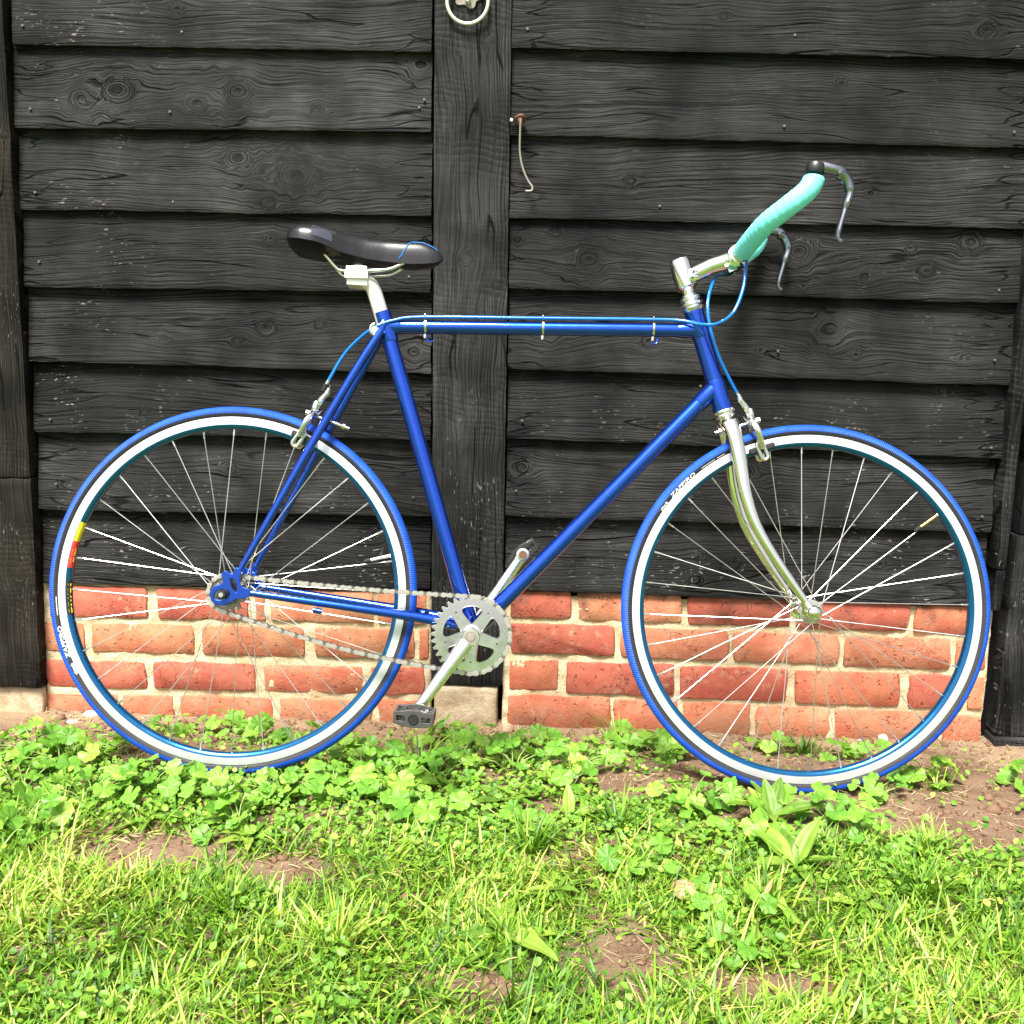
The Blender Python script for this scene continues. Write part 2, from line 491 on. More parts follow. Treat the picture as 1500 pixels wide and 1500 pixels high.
def mk_soil():
    t = NT('brown_soil_and_lawn'); p = t.pos()
    n1 = t.noise(p, 9, 5, .65); n2 = t.noise(p, 60, 4, .7); n3 = t.noise(p, 320, 3, .7)
    col = t.mix(t.rng(n1, .3, .7), (.095, .056, .034, 1), (.215, .145, .095, 1))
    col = t.mix(t.math('MULTIPLY', t.rng(n2, .5, .75), .55), col, (.07, .04, .026, 1))
    col = t.mix(t.math('MULTIPLY', t.rng(n3, .58, .72), .5), col, (.34, .26, .18, 1))
    y = t.sep(p)[1]
    col = t.mix(t.math('MULTIPLY', t.rng(y, -.30, -.05), .45), col, (.33, .24, .15, 1))
    far = t.rng(y, -1.6, -2.4)
    gcol = t.mix(t.rng(t.noise(p, 40, 4, .7), .35, .65), (.05, .12, .015, 1), (.14, .26, .035, 1))
    col = t.mix(far, col, gcol)
    h = t.math('ADD', t.math('MULTIPLY', n2, 1.0), t.math('MULTIPLY', n3, .35))
    t.bsdf(col, .95, spec=.12, normal=t.bump(h, .006, .9))
    return t.m
M['soil'] = mk_soil()

# ------------------------------------------------------------------ ground
def gz(x, y):
    t = min(1, max(0, (y + .42) / .4))
    z = -.012 - .048 * t * t * (3 - 2 * t)
    if -4 < y < .3 and abs(x) < 3:
        z += (noise.noise((x * 4, y * 4, 1.3)) * .010 + noise.noise((x * 13, y * 13, 4.1)) * .005) * (1 if y < -.1 else .6)
        z += noise.noise((x * 40, y * 40, 2.2)) * .0025
    # tyres settle in
    for cx_, cy_ in ((-.582, -.426), (.462, -.390)):
        d = ((x - cx_) / .11) ** 2 + ((y - cy_) / .05) ** 2
        if d < 4:
            zc = -.009 if cx_ < 0 else -.020
            k = math.exp(-d)
            z = z * (1 - k) + zc * k
    return z

def axis(lo, hi, step, far, grow=1.35):
    a = list(np.arange(lo, hi + step / 2, step))
    d = step; x = hi
    r_ = []
    while x < far: d *= grow; x += d; r_.append(x)
    d = step; x = lo; l_ = []
    while x > -far: d *= grow; x -= d; l_.append(x)
    return l_[::-1] + a + r_
xs = axis(-1.35, 1.2, .0105, 90)
ys = axis(-1.25, .06, .0105, 90)
V = [(x, y, gz(x, y) + (noise.noise((x * 90, y * 90, 0)) * .0016 if -1.3 < y < .1 and abs(x) < 1.4 else 0)) for y in ys for x in xs]
nx = len(xs)
F = [(j * nx + i, j * nx + i + 1, (j + 1) * nx + i + 1, (j + 1) * nx + i) for j in range(len(ys) - 1) for i in range(nx - 1)]
g_o = link('ground', me('ground', V, F), M['soil'])
tag(g_o, kind='structure')

# ------------------------------------------------------------------ timber wall
wall = empty('weatherboard_wall', (0, 0, 0))
tag(wall, 'black weatherboarded barn wall with overlapping horizontal boards between upright posts, above the brick plinth', 'wall')

def field(a, c, knots, seed):
    """grain coordinate with the rings flowing round the knots"""
    g = c + .022 * noise.noise((a * 1.9, seed, c * 3)) + .009 * noise.noise((a * 6, seed + 3, c * 14)) + .003 * noise.noise((a * 18, seed + 7, c * 40))
    kn = 0.0
    for ka, kc, r in knots:
        da = (a - ka) / 1.35; dc = c - kc
        rr = math.sqrt(da * da + dc * dc) + 1e-6
        if rr < r * 3: rr *= 1 + .38 * noise.noise((a * 45, c * 45, seed + kc * 9)) * min(1, rr / r)
        if rr < r:
            g = kc + (r - rr) * 1.0 + .002 * noise.noise((a * 60, c * 60, seed))
            kn = max(kn, 1 - rr / r)
        else:
            g += -dc * (r * r) / (rr * rr) * 1.0
    return g, kn

def grid_slab(name, mat, parent, ax, seed, na, nc, P, A, Cc, knots, edge_back):
    """P(i,j) -> position of the front grid, A/Cc -> along and cross coordinates; the rim is folded back to edge_back"""
    vs, gr, al, kn = [], [], [], []
    for j in range(nc + 1):
        for i in range(na + 1):
            p = P(i / na, j / nc)
            a, c = A(p), Cc(p)
            g, k = field(a, c, knots, seed)
            vs.append(p); gr.append(g); al.append(a); kn.append(k)
    fs = [(j * (na + 1) + i, j * (na + 1) + i + 1, (j + 1) * (na + 1) + i + 1, (j + 1) * (na + 1) + i) for j in range(nc) for i in range(na)]
    rim = [i for i in range(na + 1)] + [j * (na + 1) + na for j in range(1, nc + 1)] + [nc * (na + 1) + i for i in range(na - 1, -1, -1)] + [j * (na + 1) for j in range(nc - 1, 0, -1)]
    b0 = len(vs)
    for q in rim:
        p = vs[q]
        vs.append((p[0], edge_back, p[2])); gr.append(gr[q] + .004); al.append(al[q]); kn.append(0)
    n = len(rim)
    for i in range(n):
        fs.append((rim[i], b0 + i, b0 + (i + 1) % n, rim[(i + 1) % n]))
    x = me(name, vs, fs)
    for nm, dat in (('grain', gr), ('along', al), ('knot', kn), ('seed', [seed * 7.3] * len(vs))):
        x.attributes.new(nm, 'FLOAT', 'POINT').data.foreach_set('value', dat)
    o = link(name, x, mat, parent)
    try: x.set_sharp_from_angle(angle=R(50))
    except Exception: pass
    return o

def board(x0, x1, zb0, zb1, zt0, zt1, knots, seed, step=.0055, face=-.012, taper=.024):
    """tapered weatherboard: bottom edge proud, top edge tucked behind the next board up"""
    na = max(4, int((x1 - x0) / step)); nc = max(3, int((zt0 - zb0) / step))
    warp = random.uniform(-.0015, .0015)
    def P(u, v):
        x = x0 + (x1 - x0) * u
        zb = zb0 + (zb1 - zb0) * u + .0022 * noise.noise((x * 7, seed, 0)) + .0012 * noise.noise((x * 40, seed, 5))
        zt = zt0 + (zt1 - zt0) * u
        z = zb + (zt - zb) * v
        y = face + taper * v + .0025 * noise.noise((x * 2.2, seed, v * 1.5)) + warp
        if v == 0: y += .0022
        if u == 0: x += .0012 * noise.noise((z * 60, seed, 1))
        if u == 1: x += .0025 * noise.noise((z * 60, seed, 2))
        return (x, y, z)
    return grid_slab('board', M['board'], wall, 0, seed, na, nc, P, lambda p: p[0], lambda p: p[2], knots, face + .016)

pxL = lambda x, z: (x, z)
LB = [(-1.119, 1.36, -.266, 1.351), (-1.125, 1.198, -.266, 1.199), (-1.125, 1.037, -.265, 1.035), (-1.124, .878, -.265, .882), (-1.124, .723, -.264, .716), (-1.124, .572, -.264, .574), (-1.122, .403, -.264, .41), (-1.122, .236, -.263, .249)]
RB = [(-.106, 1.36, .930, 1.346), (-.105, 1.195, .930, 1.181), (-.104, 1.033, .930, 1.027), (-.103, .893, .934, .880), (-.102, .728, .932, .714), (-.101, .583, .930, .563), (-.101, .416, .922, .407), (-.100, .254, .921, .245)]
LK = [[(-.78, 1.43, .012)],
      [(-.985, 1.258, .020), (-.91, 1.275, .026), (-.745, 1.25, .018), (-.66, 1.275, .024), (-.29, 1.33, .02), (-.50, 1.24, .010)],
      [(-.545, 1.11, .034), (-.665, 1.145, .022), (-.60, 1.055, .012), (-.36, 1.14, .008)],
      [(-.60, .985, .011), (-.40, .93, .006)],
      [(-.615, .803, .015), (-.675, .775, .010), (-.500, .810, .008), (-.300, .758, .014), (-.83, .775, .008)],
      [(-.52, .668, .003), (-.88, .62, .008)], [(-.70, .50, .012), (-.42, .52, .007)], [(-.86, .34, .026), (-.50, .30, .010), (-.36, .33, .008)]]
RK = [[(.31, 1.42, .008), (.82, 1.40, .016)], [(.55, 1.30, .010)], [(.62, 1.09, .008), (.14, 1.11, .010)],
      [(.06, .952, .024), (-.085, .99, .010), (-.01, 1.01, .008), (.485, .975, .028), (.62, .925, .010), (.83, 1.00, .016), (.71, .985, .008), (.745, .94, .012)],
      [(-.02, .81, .017), (.19, .79, .014), (.56, .82, .024), (.615, .77, .010), (.835, .77, .009), (.42, .775, .007)],
      [(.80, .70, .010), (.30, .66, .006)], [(-.07, .52, .020), (.41, .52, .018), (.40, .46, .008)], [(.325, .335, .010), (.39, .325, .013), (.31, .285, .012), (.70, .33, .010)]]
for T, K, sgn in ((LB, LK, 0), (RB, RK, 50)):
    for i, (a, za, b, zb_) in enumerate(T):
        if i == 0: ta, tb = za + .175, zb_ + .175
        else: ta, tb = T[i - 1][1] + .020, T[i - 1][3] + .020
        board(a, b, za, zb_, ta, tb, K[i], sgn + i * 3.1 + 1, taper=(.016, .018, .018, .018, .021, .025, .025, .022)[i])
for i in range(4):     # the wall carries on above the picture
    za = 1.512 + .158 * i
    board(-1.119, -.267, za, za - .004, za + .175, za + .171, [], 120 + i, .02)
    board(-.108, .932, za, za - .012, za + .175, za + .163, [], 140 + i, .02)
for i in range(14):    # and beyond its sides
    za = -.076 + .158 * i
    board(-2.9, -1.302, za, za, za + .175, za + .175, [], 160 + i, .03)
    board(1.205, 2.9, za, za - .01, za + .175, za + .165, [], 180 + i, .03)
# near-black sheet added behind the boards, its colour standing in for shade in the gaps
mbk = MB()
mbk.box((0, .035, 1.05), (3.0, .004, 1.2))
mbk.build('gap_shade_sheet', M['void'], wall, smooth=False)

def post(name, x0t, x1t, zt, x0b, x1b, zb, face, back, mat, knots, seed, step=.006):
    nc = max(4, int((x1t - x0t) / step)); na = max(4, int((zt - zb) / (step * 1.4)))
    def P(u, v):
        # u along z (bottom to top), v across x
        z = zb + (zt - zb) * u
        xa = x0b + (x0t - x0b) * u; xb = x1b + (x1t - x1b) * u
        x = xa + (xb - xa) * v
        e = min(v, 1 - v) * (xb - xa)
        y = face + .0018 * noise.noise((x * 12, z * 5, seed)) + (.003 if e < .001 else (.0008 if e < .007 else 0))
        if e < .001: x += .0016 * noise.noise((z * 14, seed, v * 3)) + .0007 * noise.noise((z * 70, seed, v))
        if u == 0 or u == 1: z += .002 * noise.noise((x * 40, seed, u)); y += .002
        return (x, y, z)
    return grid_slab(name, mat, wall, 2, seed, na, nc, P, lambda p: p[2], lambda p: p[0], knots, back)
post('post', -.2600, -.1095, 2.15, -.2585, -.1035, .037, -.017, .05, M['post'], [(1.37, -.155, .007), (1.35, -.21, .006), (.95, -.19, .012), (.9, -.13, .01), (.62, -.2, .008)], 31)
post('post', -1.300, -1.126, 2.15, -1.300, -1.129, .475, -.030, .05, M['postb'], [(1.18, -1.14, .008), (.7, -1.22, .01)], 33)
post('post', -1.300, -1.1255, .472, -1.300, -1.131, .003, -.034, .05, M['postb'], [(.27, -1.165, .014)], 35)
post('post', .984, 1.200, 2.15, .982, 1.200, .405, -.012, .05, M['post'], [], 37, .01)
post('post', .976, 1.200, .401, .969, 1.200, -.040, -.016, .05, M['post'], [(.2, 1.02, .01)], 38, .008)
post('door_batten', .934, .956, 2.15, .929, .951, .334, -.034, .03, M['post'], [], 39, .006)
post('door_batten', .934, .953, .330, .930, .949, .243, -.030, .03, M['post'], [], 41, .006)
sb = MB(); sb.box((1.09, .0, -.068), (.125, .028, .026)); 
so = sb.build('sill_block', M['post'], wall, smooth=False)
bv = so.modifiers.new('bevel', 'BEVEL'); bv.width = .003; bv.segments = 2
for nm, val in (('grain', [v.co.z for v in so.data.vertices]), ('along', [v.co.x for v in so.data.vertices]), ('knot', [0] * 8), ('seed', [3.] * 8)):
    so.data.attributes.new(nm, 'FLOAT', 'POINT').data.foreach_set('value', val)

# nail heads (tiny, joined)
nb = MB()
nails = [(-1.096, 1.395), (-.77, 1.385), (-1.09, 1.235), (-.80, 1.232), (-1.09, 1.07), (-.80, 1.055), (-.29, 1.245), (-.28, 1.26), (-1.09, .93), (-.31, .912), (-.285, .795), (-1.085, .60), (-.30, .60), (-1.08, .46), (-.30, .45),
         (-.075, 1.395), (.45, 1.387), (.44, 1.217), (.89, 1.21), (.89, .905), (.455, .775), (.895, .765), (-.07, .62), (-.08, .47), (.905, .585), (.90, .44), (-.06, .29), (.9, .28), (.2, 1.06), (.3, .70)]
for x, z in nails:
    nb.lathe((x, -.009, z), (0, -1, 0), [(0, .0027), (.0035, .0027), (.0040, .0012)], 8)
tag(nb.build('nail_head', simple('dull_nail', (.10, .098, .092), .6, .3), wall), kind='stuff')

# ------------------------------------------------------------------ brick plinth
plinth = empty('brick_plinth', (0, 0, 0))
tag(plinth, 'low orange red brick plinth with buff mortar under the black boards', 'brick wall')
def mortar_panel(x0, x1, z0, z1):
    na, nc = int((x1 - x0) / .0055), int((z1 - z0) / .0055)
    vs = []
    for j in range(nc + 1):
        for i in range(na + 1):
            x = x0 + (x1 - x0) * i / na; z = z0 + (z1 - z0) * j / nc
            y = .0012 + .0048 * noise.noise((x * 22, z * 30, 5)) + .0018 * noise.noise((x * 120, z * 120, 8))
            if i in (0, na): x += .004 * noise.noise((z * 30, 1, i))
            vs.append((x, y, z))
    fs = [(j * (na + 1) + i, j * (na + 1) + i + 1, (j + 1) * (na + 1) + i + 1, (j + 1) * (na + 1) + i) for j in range(nc) for i in range(na)]
    b = len(vs)
    vs += [(x0, .06, z0), (x0, .06, z1), (x1, .06, z0), (x1, .06, z1)]
    L_ = [j * (na + 1) for j in range(nc + 1)]; R_ = [j * (na + 1) + na for j in range(nc + 1)]
    fs.append(tuple([b] + L_ + [b + 1])); fs.append(tuple([b + 3] + R_[::-1] + [b + 2]))
    return link('mortar', me('mortar', vs, fs), M['mortar'], plinth)
mortar_panel(-1.133, -.262, -.13, .236)
mortar_panel(-.101, .946, -.13, .240)
BR = [(-1.117, 0.231, -1.078, 0.159), (-1.066, 0.232, -0.891, 0.161), (-0.872, 0.233, -0.666, 0.162), (-0.652, .235, -.630, .165), (-0.619, 0.235, -0.389, 0.165), (-0.38, 0.235, -0.270, 0.166),
 (-1.131, 0.147, -1.04, 0.079), (-1.024, 0.148, -0.793, 0.081), (-0.775, 0.151, -0.544, 0.083), (-0.52, 0.153, -0.297, 0.086), (-0.288, 0.155, -0.266, 0.086),
 (-1.13, 0.06, -0.902, -0.003), (-0.887, 0.063, -0.656, -0.0), (-0.636, 0.065, -0.411, 0.002), (-0.396, 0.068, -0.275, 0.004),
 (-1.135, -0.019, -0.971, -0.089), (-0.959, -0.017, -0.842, -0.087), (-0.828, -0.015, -0.617, -0.084), (-0.601, -0.013, -0.393, -0.081), (-0.381, -0.01, -0.265, -0.08),
 (-0.088, 0.251, 0.045, 0.189), (0.059, 0.25, 0.285, 0.187), (0.298, 0.248, 0.52, 0.185), (0.531, 0.246, 0.771, 0.183), (0.782, 0.244, 0.939, 0.182),
 (-0.088, 0.176, 0.143, 0.108), (0.155, 0.174, 0.388, 0.106), (0.399, 0.172, 0.627, 0.105), (0.638, 0.171, 0.865, 0.103), (0.876, 0.169, 0.940, 0.103),
 (-0.088, 0.093, 0.021, 0.024), (0.038, 0.093, 0.275, 0.021), (0.288, 0.091, 0.522, 0.017), (0.537, 0.09, 0.763, 0.014), (0.782, 0.089, 0.900, 0.012), (0.910, 0.088, 0.944, 0.012),
 (-0.089, 0.013, 0.139, -0.062), (0.148, 0.01, 0.288, -0.063), (0.299, 0.008, 0.447, -0.065), (0.457, 0.006, 0.618, -0.068), (0.628, 0.004, 0.856, -0.071), (0.866, 0.0, 0.945, -0.074)]
tints = [(.46, .125, .072), (.50, .150, .085), (.42, .100, .064), (.52, .175, .100), (.40, .090, .060), (.48, .135, .080)]
for bi, (x0, z1, x1, z0) in enumerate(BR):
    s_ = bi * 3.77
    w_, h_ = (x1 - x0) / 2, (z1 - z0) / 2; cx_, cz_ = (x0 + x1) / 2, (z0 + z1) / 2
    rc = min(.007, w_ * .4)
    prm = []
    def seg_(ax_, az_, bx_, bz_, n):
        for k in range(n): prm.append((ax_ + (bx_ - ax_) * k / n, az_ + (bz_ - az_) * k / n))
    nl = max(2, int(w_ * 2 / .022)); nv = 3
    seg_(-w_ + rc, -h_, w_ - rc, -h_, nl); seg_(w_ - rc * .3, -h_ + rc * .3, w_, -h_ + rc, 1)
    seg_(w_, -h_ + rc, w_, h_ - rc, nv); seg_(w_ - rc * .3, h_ - rc * .3, w_ - rc, h_, 1)
    seg_(w_ - rc, h_, -w_ + rc, h_, nl); seg_(-w_ + rc * .3, h_ - rc * .3, -w_, h_ - rc, 1)
    seg_(-w_, h_ - rc, -w_, -h_ + rc, nv); seg_(-w_ + rc * .3, -h_ + rc * .3, -w_ + rc, -h_, 1)
    n = len(prm); vs = []
    rot_ = random.uniform(-.004, .004)
    proud = random.uniform(-.0035, -.0005)
    for ins, y in ((0, .045), (0, .003 + proud), (.0011, -.0001 + proud), (.0030, -.0010 + proud)):
        for (px_, pz_) in prm:
            nn = .0050 * noise.noise((px_ * 38, pz_ * 38, s_)) + .0020 * noise.noise((px_ * 150, pz_ * 150, s_))
            k = 1 - (ins - nn) / math.hypot(px_, pz_)
            vs.append((px_ * k, y + .0012 * noise.noise((px_ * 50, pz_ * 50, s_ + 9)), pz_ * k + rot_ * px_))
    fs = []
    for q in range(3):
        for k in range(n):
            k2 = (k + 1) % n
            fs.append((q * n + k, q * n + k2, (q + 1) * n + k2, (q + 1) * n + k))
    fs.append(tuple(3 * n + k for k in range(n)))
    x = me('brick', vs, fs)
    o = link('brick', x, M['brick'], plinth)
    o.location = (cx_, 0, cz_)
    tr_ = tints[(bi * 5 + int(7 * abs(math.sin(bi * 2.3)))) % len(tints)]
    j = random.uniform(.88, 1.12)
    if 6 <= bi <= 9: tr_ = (.50, .165, .090)
    if 26 <= bi <= 28: tr_ = (.50, .155, .092)
    j *= .88
    o.color = (tr_[0] * j, tr_[1] * j * .96, tr_[2] * j * .96, 1)
def block(name, x0, x1, z0, z1, y0, y1, mat, parent, seed):
    bm = bmesh.new()
    bmesh.ops.create_cube(bm, size=1)
    bmesh.ops.subdivide_edges(bm, edges=bm.edges, cuts=9, use_grid_fill=True)
    for v in bm.verts:
        v.co = Vector(((x0 + x1) / 2 + v.co.x * (x1 - x0), (y0 + y1) / 2 + v.co.y * (y1 - y0), (z0 + z1) / 2 + v.co.z * (z1 - z0)))
        p = v.co
        d = Vector((noise.noise(p * 25 + Vector((seed, 0, 0))), noise.noise(p * 25 + Vector((0, seed, 0))), noise.noise(p * 25 + Vector((0, 0, seed)))))
        v.co += d * .004
    x = bpy.data.meshes.new(name); bm.to_mesh(x); bm.free()
    o = link(name, x, mat, parent)
    mo = o.modifiers.new('bevel', 'BEVEL'); mo.width = .003; mo.limit_method = 'ANGLE'; mo.angle_limit = R(60)
    return o
block('footing_block', -.252, -.113, -.09, .030, -.012, .045, M['concrete'], plinth, 2)
block('footing_block', -1.31, -1.136, -.11, -.003, -.020, .05, M['concrete'], plinth, 5)

# ------------------------------------------------------------------ ring handle and hook
ring = empty('ring_handle', (-.193, -.018, 1.447))
tag(ring, 'pale metal ring pull hanging from a small plate at the top of the middle post', 'handle')
rb = MB()
pts = [(.0405 * math.sin(2 * math.pi * k / 40), -.012 + .002 * math.cos(2 * math.pi * k / 40), -.010 - .0405 * math.cos(2 * math.pi * k / 40) + .003) for k in range(40)]
rb.sweep(pts, .0036, 8, closed=True); rb.build('ring', M['ringm'], ring)
pb = plate_mesh('back_plate', [[(.024 * (1 + .18 * math.cos(5 * a)) * math.cos(a), .020 * (1 + .18 * math.cos(5 * a)) * math.sin(a)) for a in [2 * math.pi * k / 60 for k in range(60)]]], .004, .001)
po = link('back_plate', pb, M['rod'], ring, False); po.rotation_euler = (R(90), 0, 0); po.location = (0, -.001, .006)
kb = MB(); kb.lathe((0, -.003, -.004), (0, -1, 0), [(0, .006), (.008, .0055), (.012, .003)], 12)
kb.sweep([(-.0, -.004, .03), (0, -.016, .033), (0, -.018, .026)], .004, 8)
kb.build('knob', M['ringm'], ring)
hook = empty('hook', (-.081, -.02, 1.222))
tag(hook, 'thin grey cabin hook hanging from a rusty staple on the right boards beside the post', 'hook')
hb = MB()
hp = [(-.000, -.014, .004), (-.003, -.016, -.004), (-.004, -.012, -.034), (-.004, -.008, -.060), (.000, -.007, -.085), (.007, -.007, -.105), (.015, -.007, -.120), (.0225, -.008, -.130), (.021, -.009, -.1375), (.009, -.010, -.1385)]
hb.sweep(spline(hp, 5), .0021, 8); hb.build('rod', M['rod'], hook)
hb = MB()
hb.sweep(spline([(-.014, .006, -.002), (-.012, -.010, .002), (-.002, -.018, .005), (.003, -.012, .001), (.001, .004, -.004)], 5), .0034, 8)
hb.lathe((-.006, .002, -.003), (0, -1, 0), [(0, .009), (.004, .008), (.006, .004)], 10)
hb.build('staple', M['rust'], hook)
hb = MB(); hb.lathe((-.022, .004, -.001), (0, -1, 0), [(0, .0035), (.006, .0035), (.007, .002)], 8); hb.build('screw', M['ringm'], hook)

# ------------------------------------------------------------------ bicycle
bike = empty('bicycle')
tag(bike, 'blue single speed bicycle with turquoise bullhorn bars leaning against the black wall', 'bicycle')
EX, UP, LT = Vector((.99934, .0344, -.012)), Vector((.00646, .15675, .98762)), Vector((-.03585, .98704, -.15642))
X0 = Vector((-.5795, -.3735, .3262))
bl = X0 - UP * .336
mm_ = Matrix.Identity(4)
for i in range(3):
    mm_[i][0] = EX[i]; mm_[i][1] = LT[i]; mm_[i][2] = UP[i]; mm_[i][3] = bl[i]
bike.matrix_world = mm_
def B(u, v, w_=0.0): return Vector((u / 1000, w_ / 1000, v / 1000 + .336))   # mm from the rear hub

# frame
f = MB()
SC, BBp, HT_, HB_ = B(262, 490), B(439, -61), B(823, 535), B(882, 358)
f.cyl(B(262, 490), B(829, 501), .0127, 24)
f.cyl(B(258, 508), BBp, .0143, 24)
f.cyl(B(866, 398), BBp, .0143, 24)
f.cyl(HT_, HB_, .0159, 28)
f.cyl(BBp + Vector((0, -.034, 0)), BBp + Vector((0, .034, 0)), .0195, 28)
def lug(p, q, r, l0, l1):
    d = (q - p).normalized()
    f.sweep([p + d * l0, p + d * (l1 - .004), p + d * l1], [r + .0014, r + .0014, r + .0004], 24)
lug(B(262, 490), B(829, 501), .0127, .0, .030); lug(B(829, 501), B(262, 490), .0127, .0, .034)
lug(B(258, 512), BBp, .0143, -.004, .052); lug(BBp, B(258, 508), .0143, .015, .046)
lug(B(866, 398), BBp, .0143, .0, .042); lug(BBp, B(866, 398), .0143, .015, .046)
lug(HT_, HB_, .0159, 0, .050); lug(HB_, HT_, .0159, 0, .056)
hd = (HT_ - HB_).normalized()
f.sweep([HB_ - hd * .002, HB_ + hd * .005], [.0185, .0185], 24)
f.sweep([HT_ - hd * .006, HT_ + hd * .001], [.0182, .0182], 24)
for s in (-1, 1):
    f.sweep(spline([B(258, 480, s * 16), B(222, 418, s * 24), B(150, 283, s * 38), B(26, 42, s * 57)], 5), [.0078] * 12 + [.0073, .0068, .0062, .0055], 14)
    f.sweep([B(257, 482, s * 15), B(262, 496, s * 16), B(263, 502, s * 14)], [.008, .0065, .002], 12, flat=.5)
    f.sweep(spline([B(412, -46, s * 26), B(360, -36, s * 31), B(230, -19, s * 46), B(34, 4, s * 57)], 5), [.0098] * 6 + [.0094, .009, .0085, .008, .0076, .0072, .007, .0068, .0066, .006], 14)
f.cyl(B(166, 316, -36), B(166, 316, 36), .0065, 12)                 # brake bridge
f.cyl(B(352, -34, -30), B(352, -34, 30), .0065, 12)
fr = f.build('frame', M['paint'], bike, sharp=35)
# dropouts
def circ(cx_, cy_, r, n=20, a0=0, a1=360): return [(cx_ + r * math.cos(R(a0 + (a1 - a0) * k / n)), cy_ + r * math.sin(R(a0 + (a1 - a0) * k / n))) for k in range(n)]
drop = [(46, 1), (38, -6), (24, -7), (14, -13), (2, -19), (-12, -18), (-21, -10), (-23, 2), (-17, 12), (-5, 16), (0, 24), (-4, 33), (2, 40), (10, 36), (17, 36), (20, 46), (29, 42), (27, 28), (31, 14), (44, 9)]
slot = [(5, 8.5), (-6, 8.5), (-14, 4.5), (-18, -2), (-17, -9), (-10, -12), (2, -10), (10, -4), (11, 4)]
win = [(10, 28), (19, 26), (24, 14), (24, 3), (18, 5), (12, 14)]
def sc(q):
    out = []; n = len(q)
    for i in range(n):
        A_, B_, C_, D_ = [Vector(q[(i + k) % n]) for k in (-1, 0, 1, 2)]
        for k in range(4):
            t = k / 4
            p = .5 * ((2 * B_) + (C_ - A_) * t + (2 * A_ - 5 * B_ + 4 * C_ - D_) * t * t + (3 * B_ - A_ - 3 * C_ + D_) * t ** 3)
            out.append((p.x / 1000, p.y / 1000))
    return out
for s in (-1, 1):
    pm_ = plate_mesh('dropout', [sc(drop), sc(slot), sc(win)], .006, .0012)
    o = link('dropout', pm_, M['paint'], bike, True)
    pm_.set_sharp_from_angle(angle=R(40))
    o.rotation_euler = (R(90), 0, 0); o.location = B(0, 0, s * 60)
# bits brazed on / clipped to the frame
cb = MB()
cb.sweep(spline([B(247, 492, -20), B(240, 486, -20), B(241, 475, -20), B(250, 470, -18)], 5), .0032, 8)
cb.cyl(B(247, 481, -22), B(247, 481, 22), .0062, 14)
cb.build('seat_bolt', M['alloy'], bike)
for u in (336, 549, 749):
    c = MB(); vv = 491.5 + (u - 262) * .0194
    ring_ = [B(u, vv + .1, 0) + Vector((0, .0138 * math.sin(a), .0138 * math.cos(a))) for a in [2 * math.pi * k / 20 for k in range(20)]]
    c.sweep(ring_, .0016, 6, closed=True, flat=1, up=(1, 0, 0))
    c.sweep([q + Vector((.0022, 0, 0)) for q in ring_], .0011, 6, closed=True, up=(1, 0, 0))
    c.cyl(B(u, vv - 16, -3), B(u, vv - 22, -3), .0028, 8)
    c.cyl(B(u, vv - 17, -8), B(u, vv - 17, 2), .0022, 8)
    ring2 = [B(u, vv + 18, -9) + Vector((0, .004 * math.sin(a), .004 * math.cos(a))) for a in [2 * math.pi * k / 12 for k in range(12)]]
    c.sweep(ring2, .0012, 6, closed=True, up=(1, 0, 0))
    c.build('cable_clip', M['chrome'], bike)
for u, sg in ((340, 1), (758, -1)):
    c = MB(); vv = 480 + (u - 262) * .0194
    c.sweep([B(u, vv + 2, 0), B(u, vv - 13, -2), B(u + 2 * -sg * -1, vv - 16, -3), B(u + sg * 12, vv - 16, -3)] if sg > 0 else [B(u, vv + 2, 0), B(u, vv - 13, -2), B(u - 2, vv - 16, -3), B(u - 11, vv - 16, -3)], .0016, 8)
    c.build('frame_peg', M['paint'], bike)
c = MB(); c.cyl(B(158, -24, -57), B(174, -26, -57), .0042, 10); c.cyl(B(160, -24, -57), B(172, -26, -57), .0052, 10); c.build('cable_stop', M['paint'], bike)
c = MB(); 
for vv_, dd in ((228, 0), (198, 0)): c.lathe(B(108 - (228 - vv_) * .51, vv_, 36), (-.4, -.9, 0), [(0, .004), (.010, .0035), (.012, .002)], 10)
c.build('rack_boss', M['paint'], bike)
# white head badge sliver
bd = MB()
d_ = hd; nrm_ = Vector((d_.z, 0, -d_.x))
bpts = []
for t_, hw_ in ((.0, .001), (.02, .005), (.045, .006), (.065, .004), (.075, .001)):
    for s in (-1, 0, 1):
        an = .35 * s * hw_ / .006
        bpts.append(HB_ + d_ * (.062 + t_) + nrm_ * (.0163 * math.cos(an)) + Vector((0, -.0163 * math.sin(an) - .0, 0)))
bd.add(bpts, [(i * 3 + k, i * 3 + k + 1, i * 3 + k + 4, i * 3 + k + 3) for i in range(4) for k in range(2)])
bd.build('head_badge', M['white'], bike)

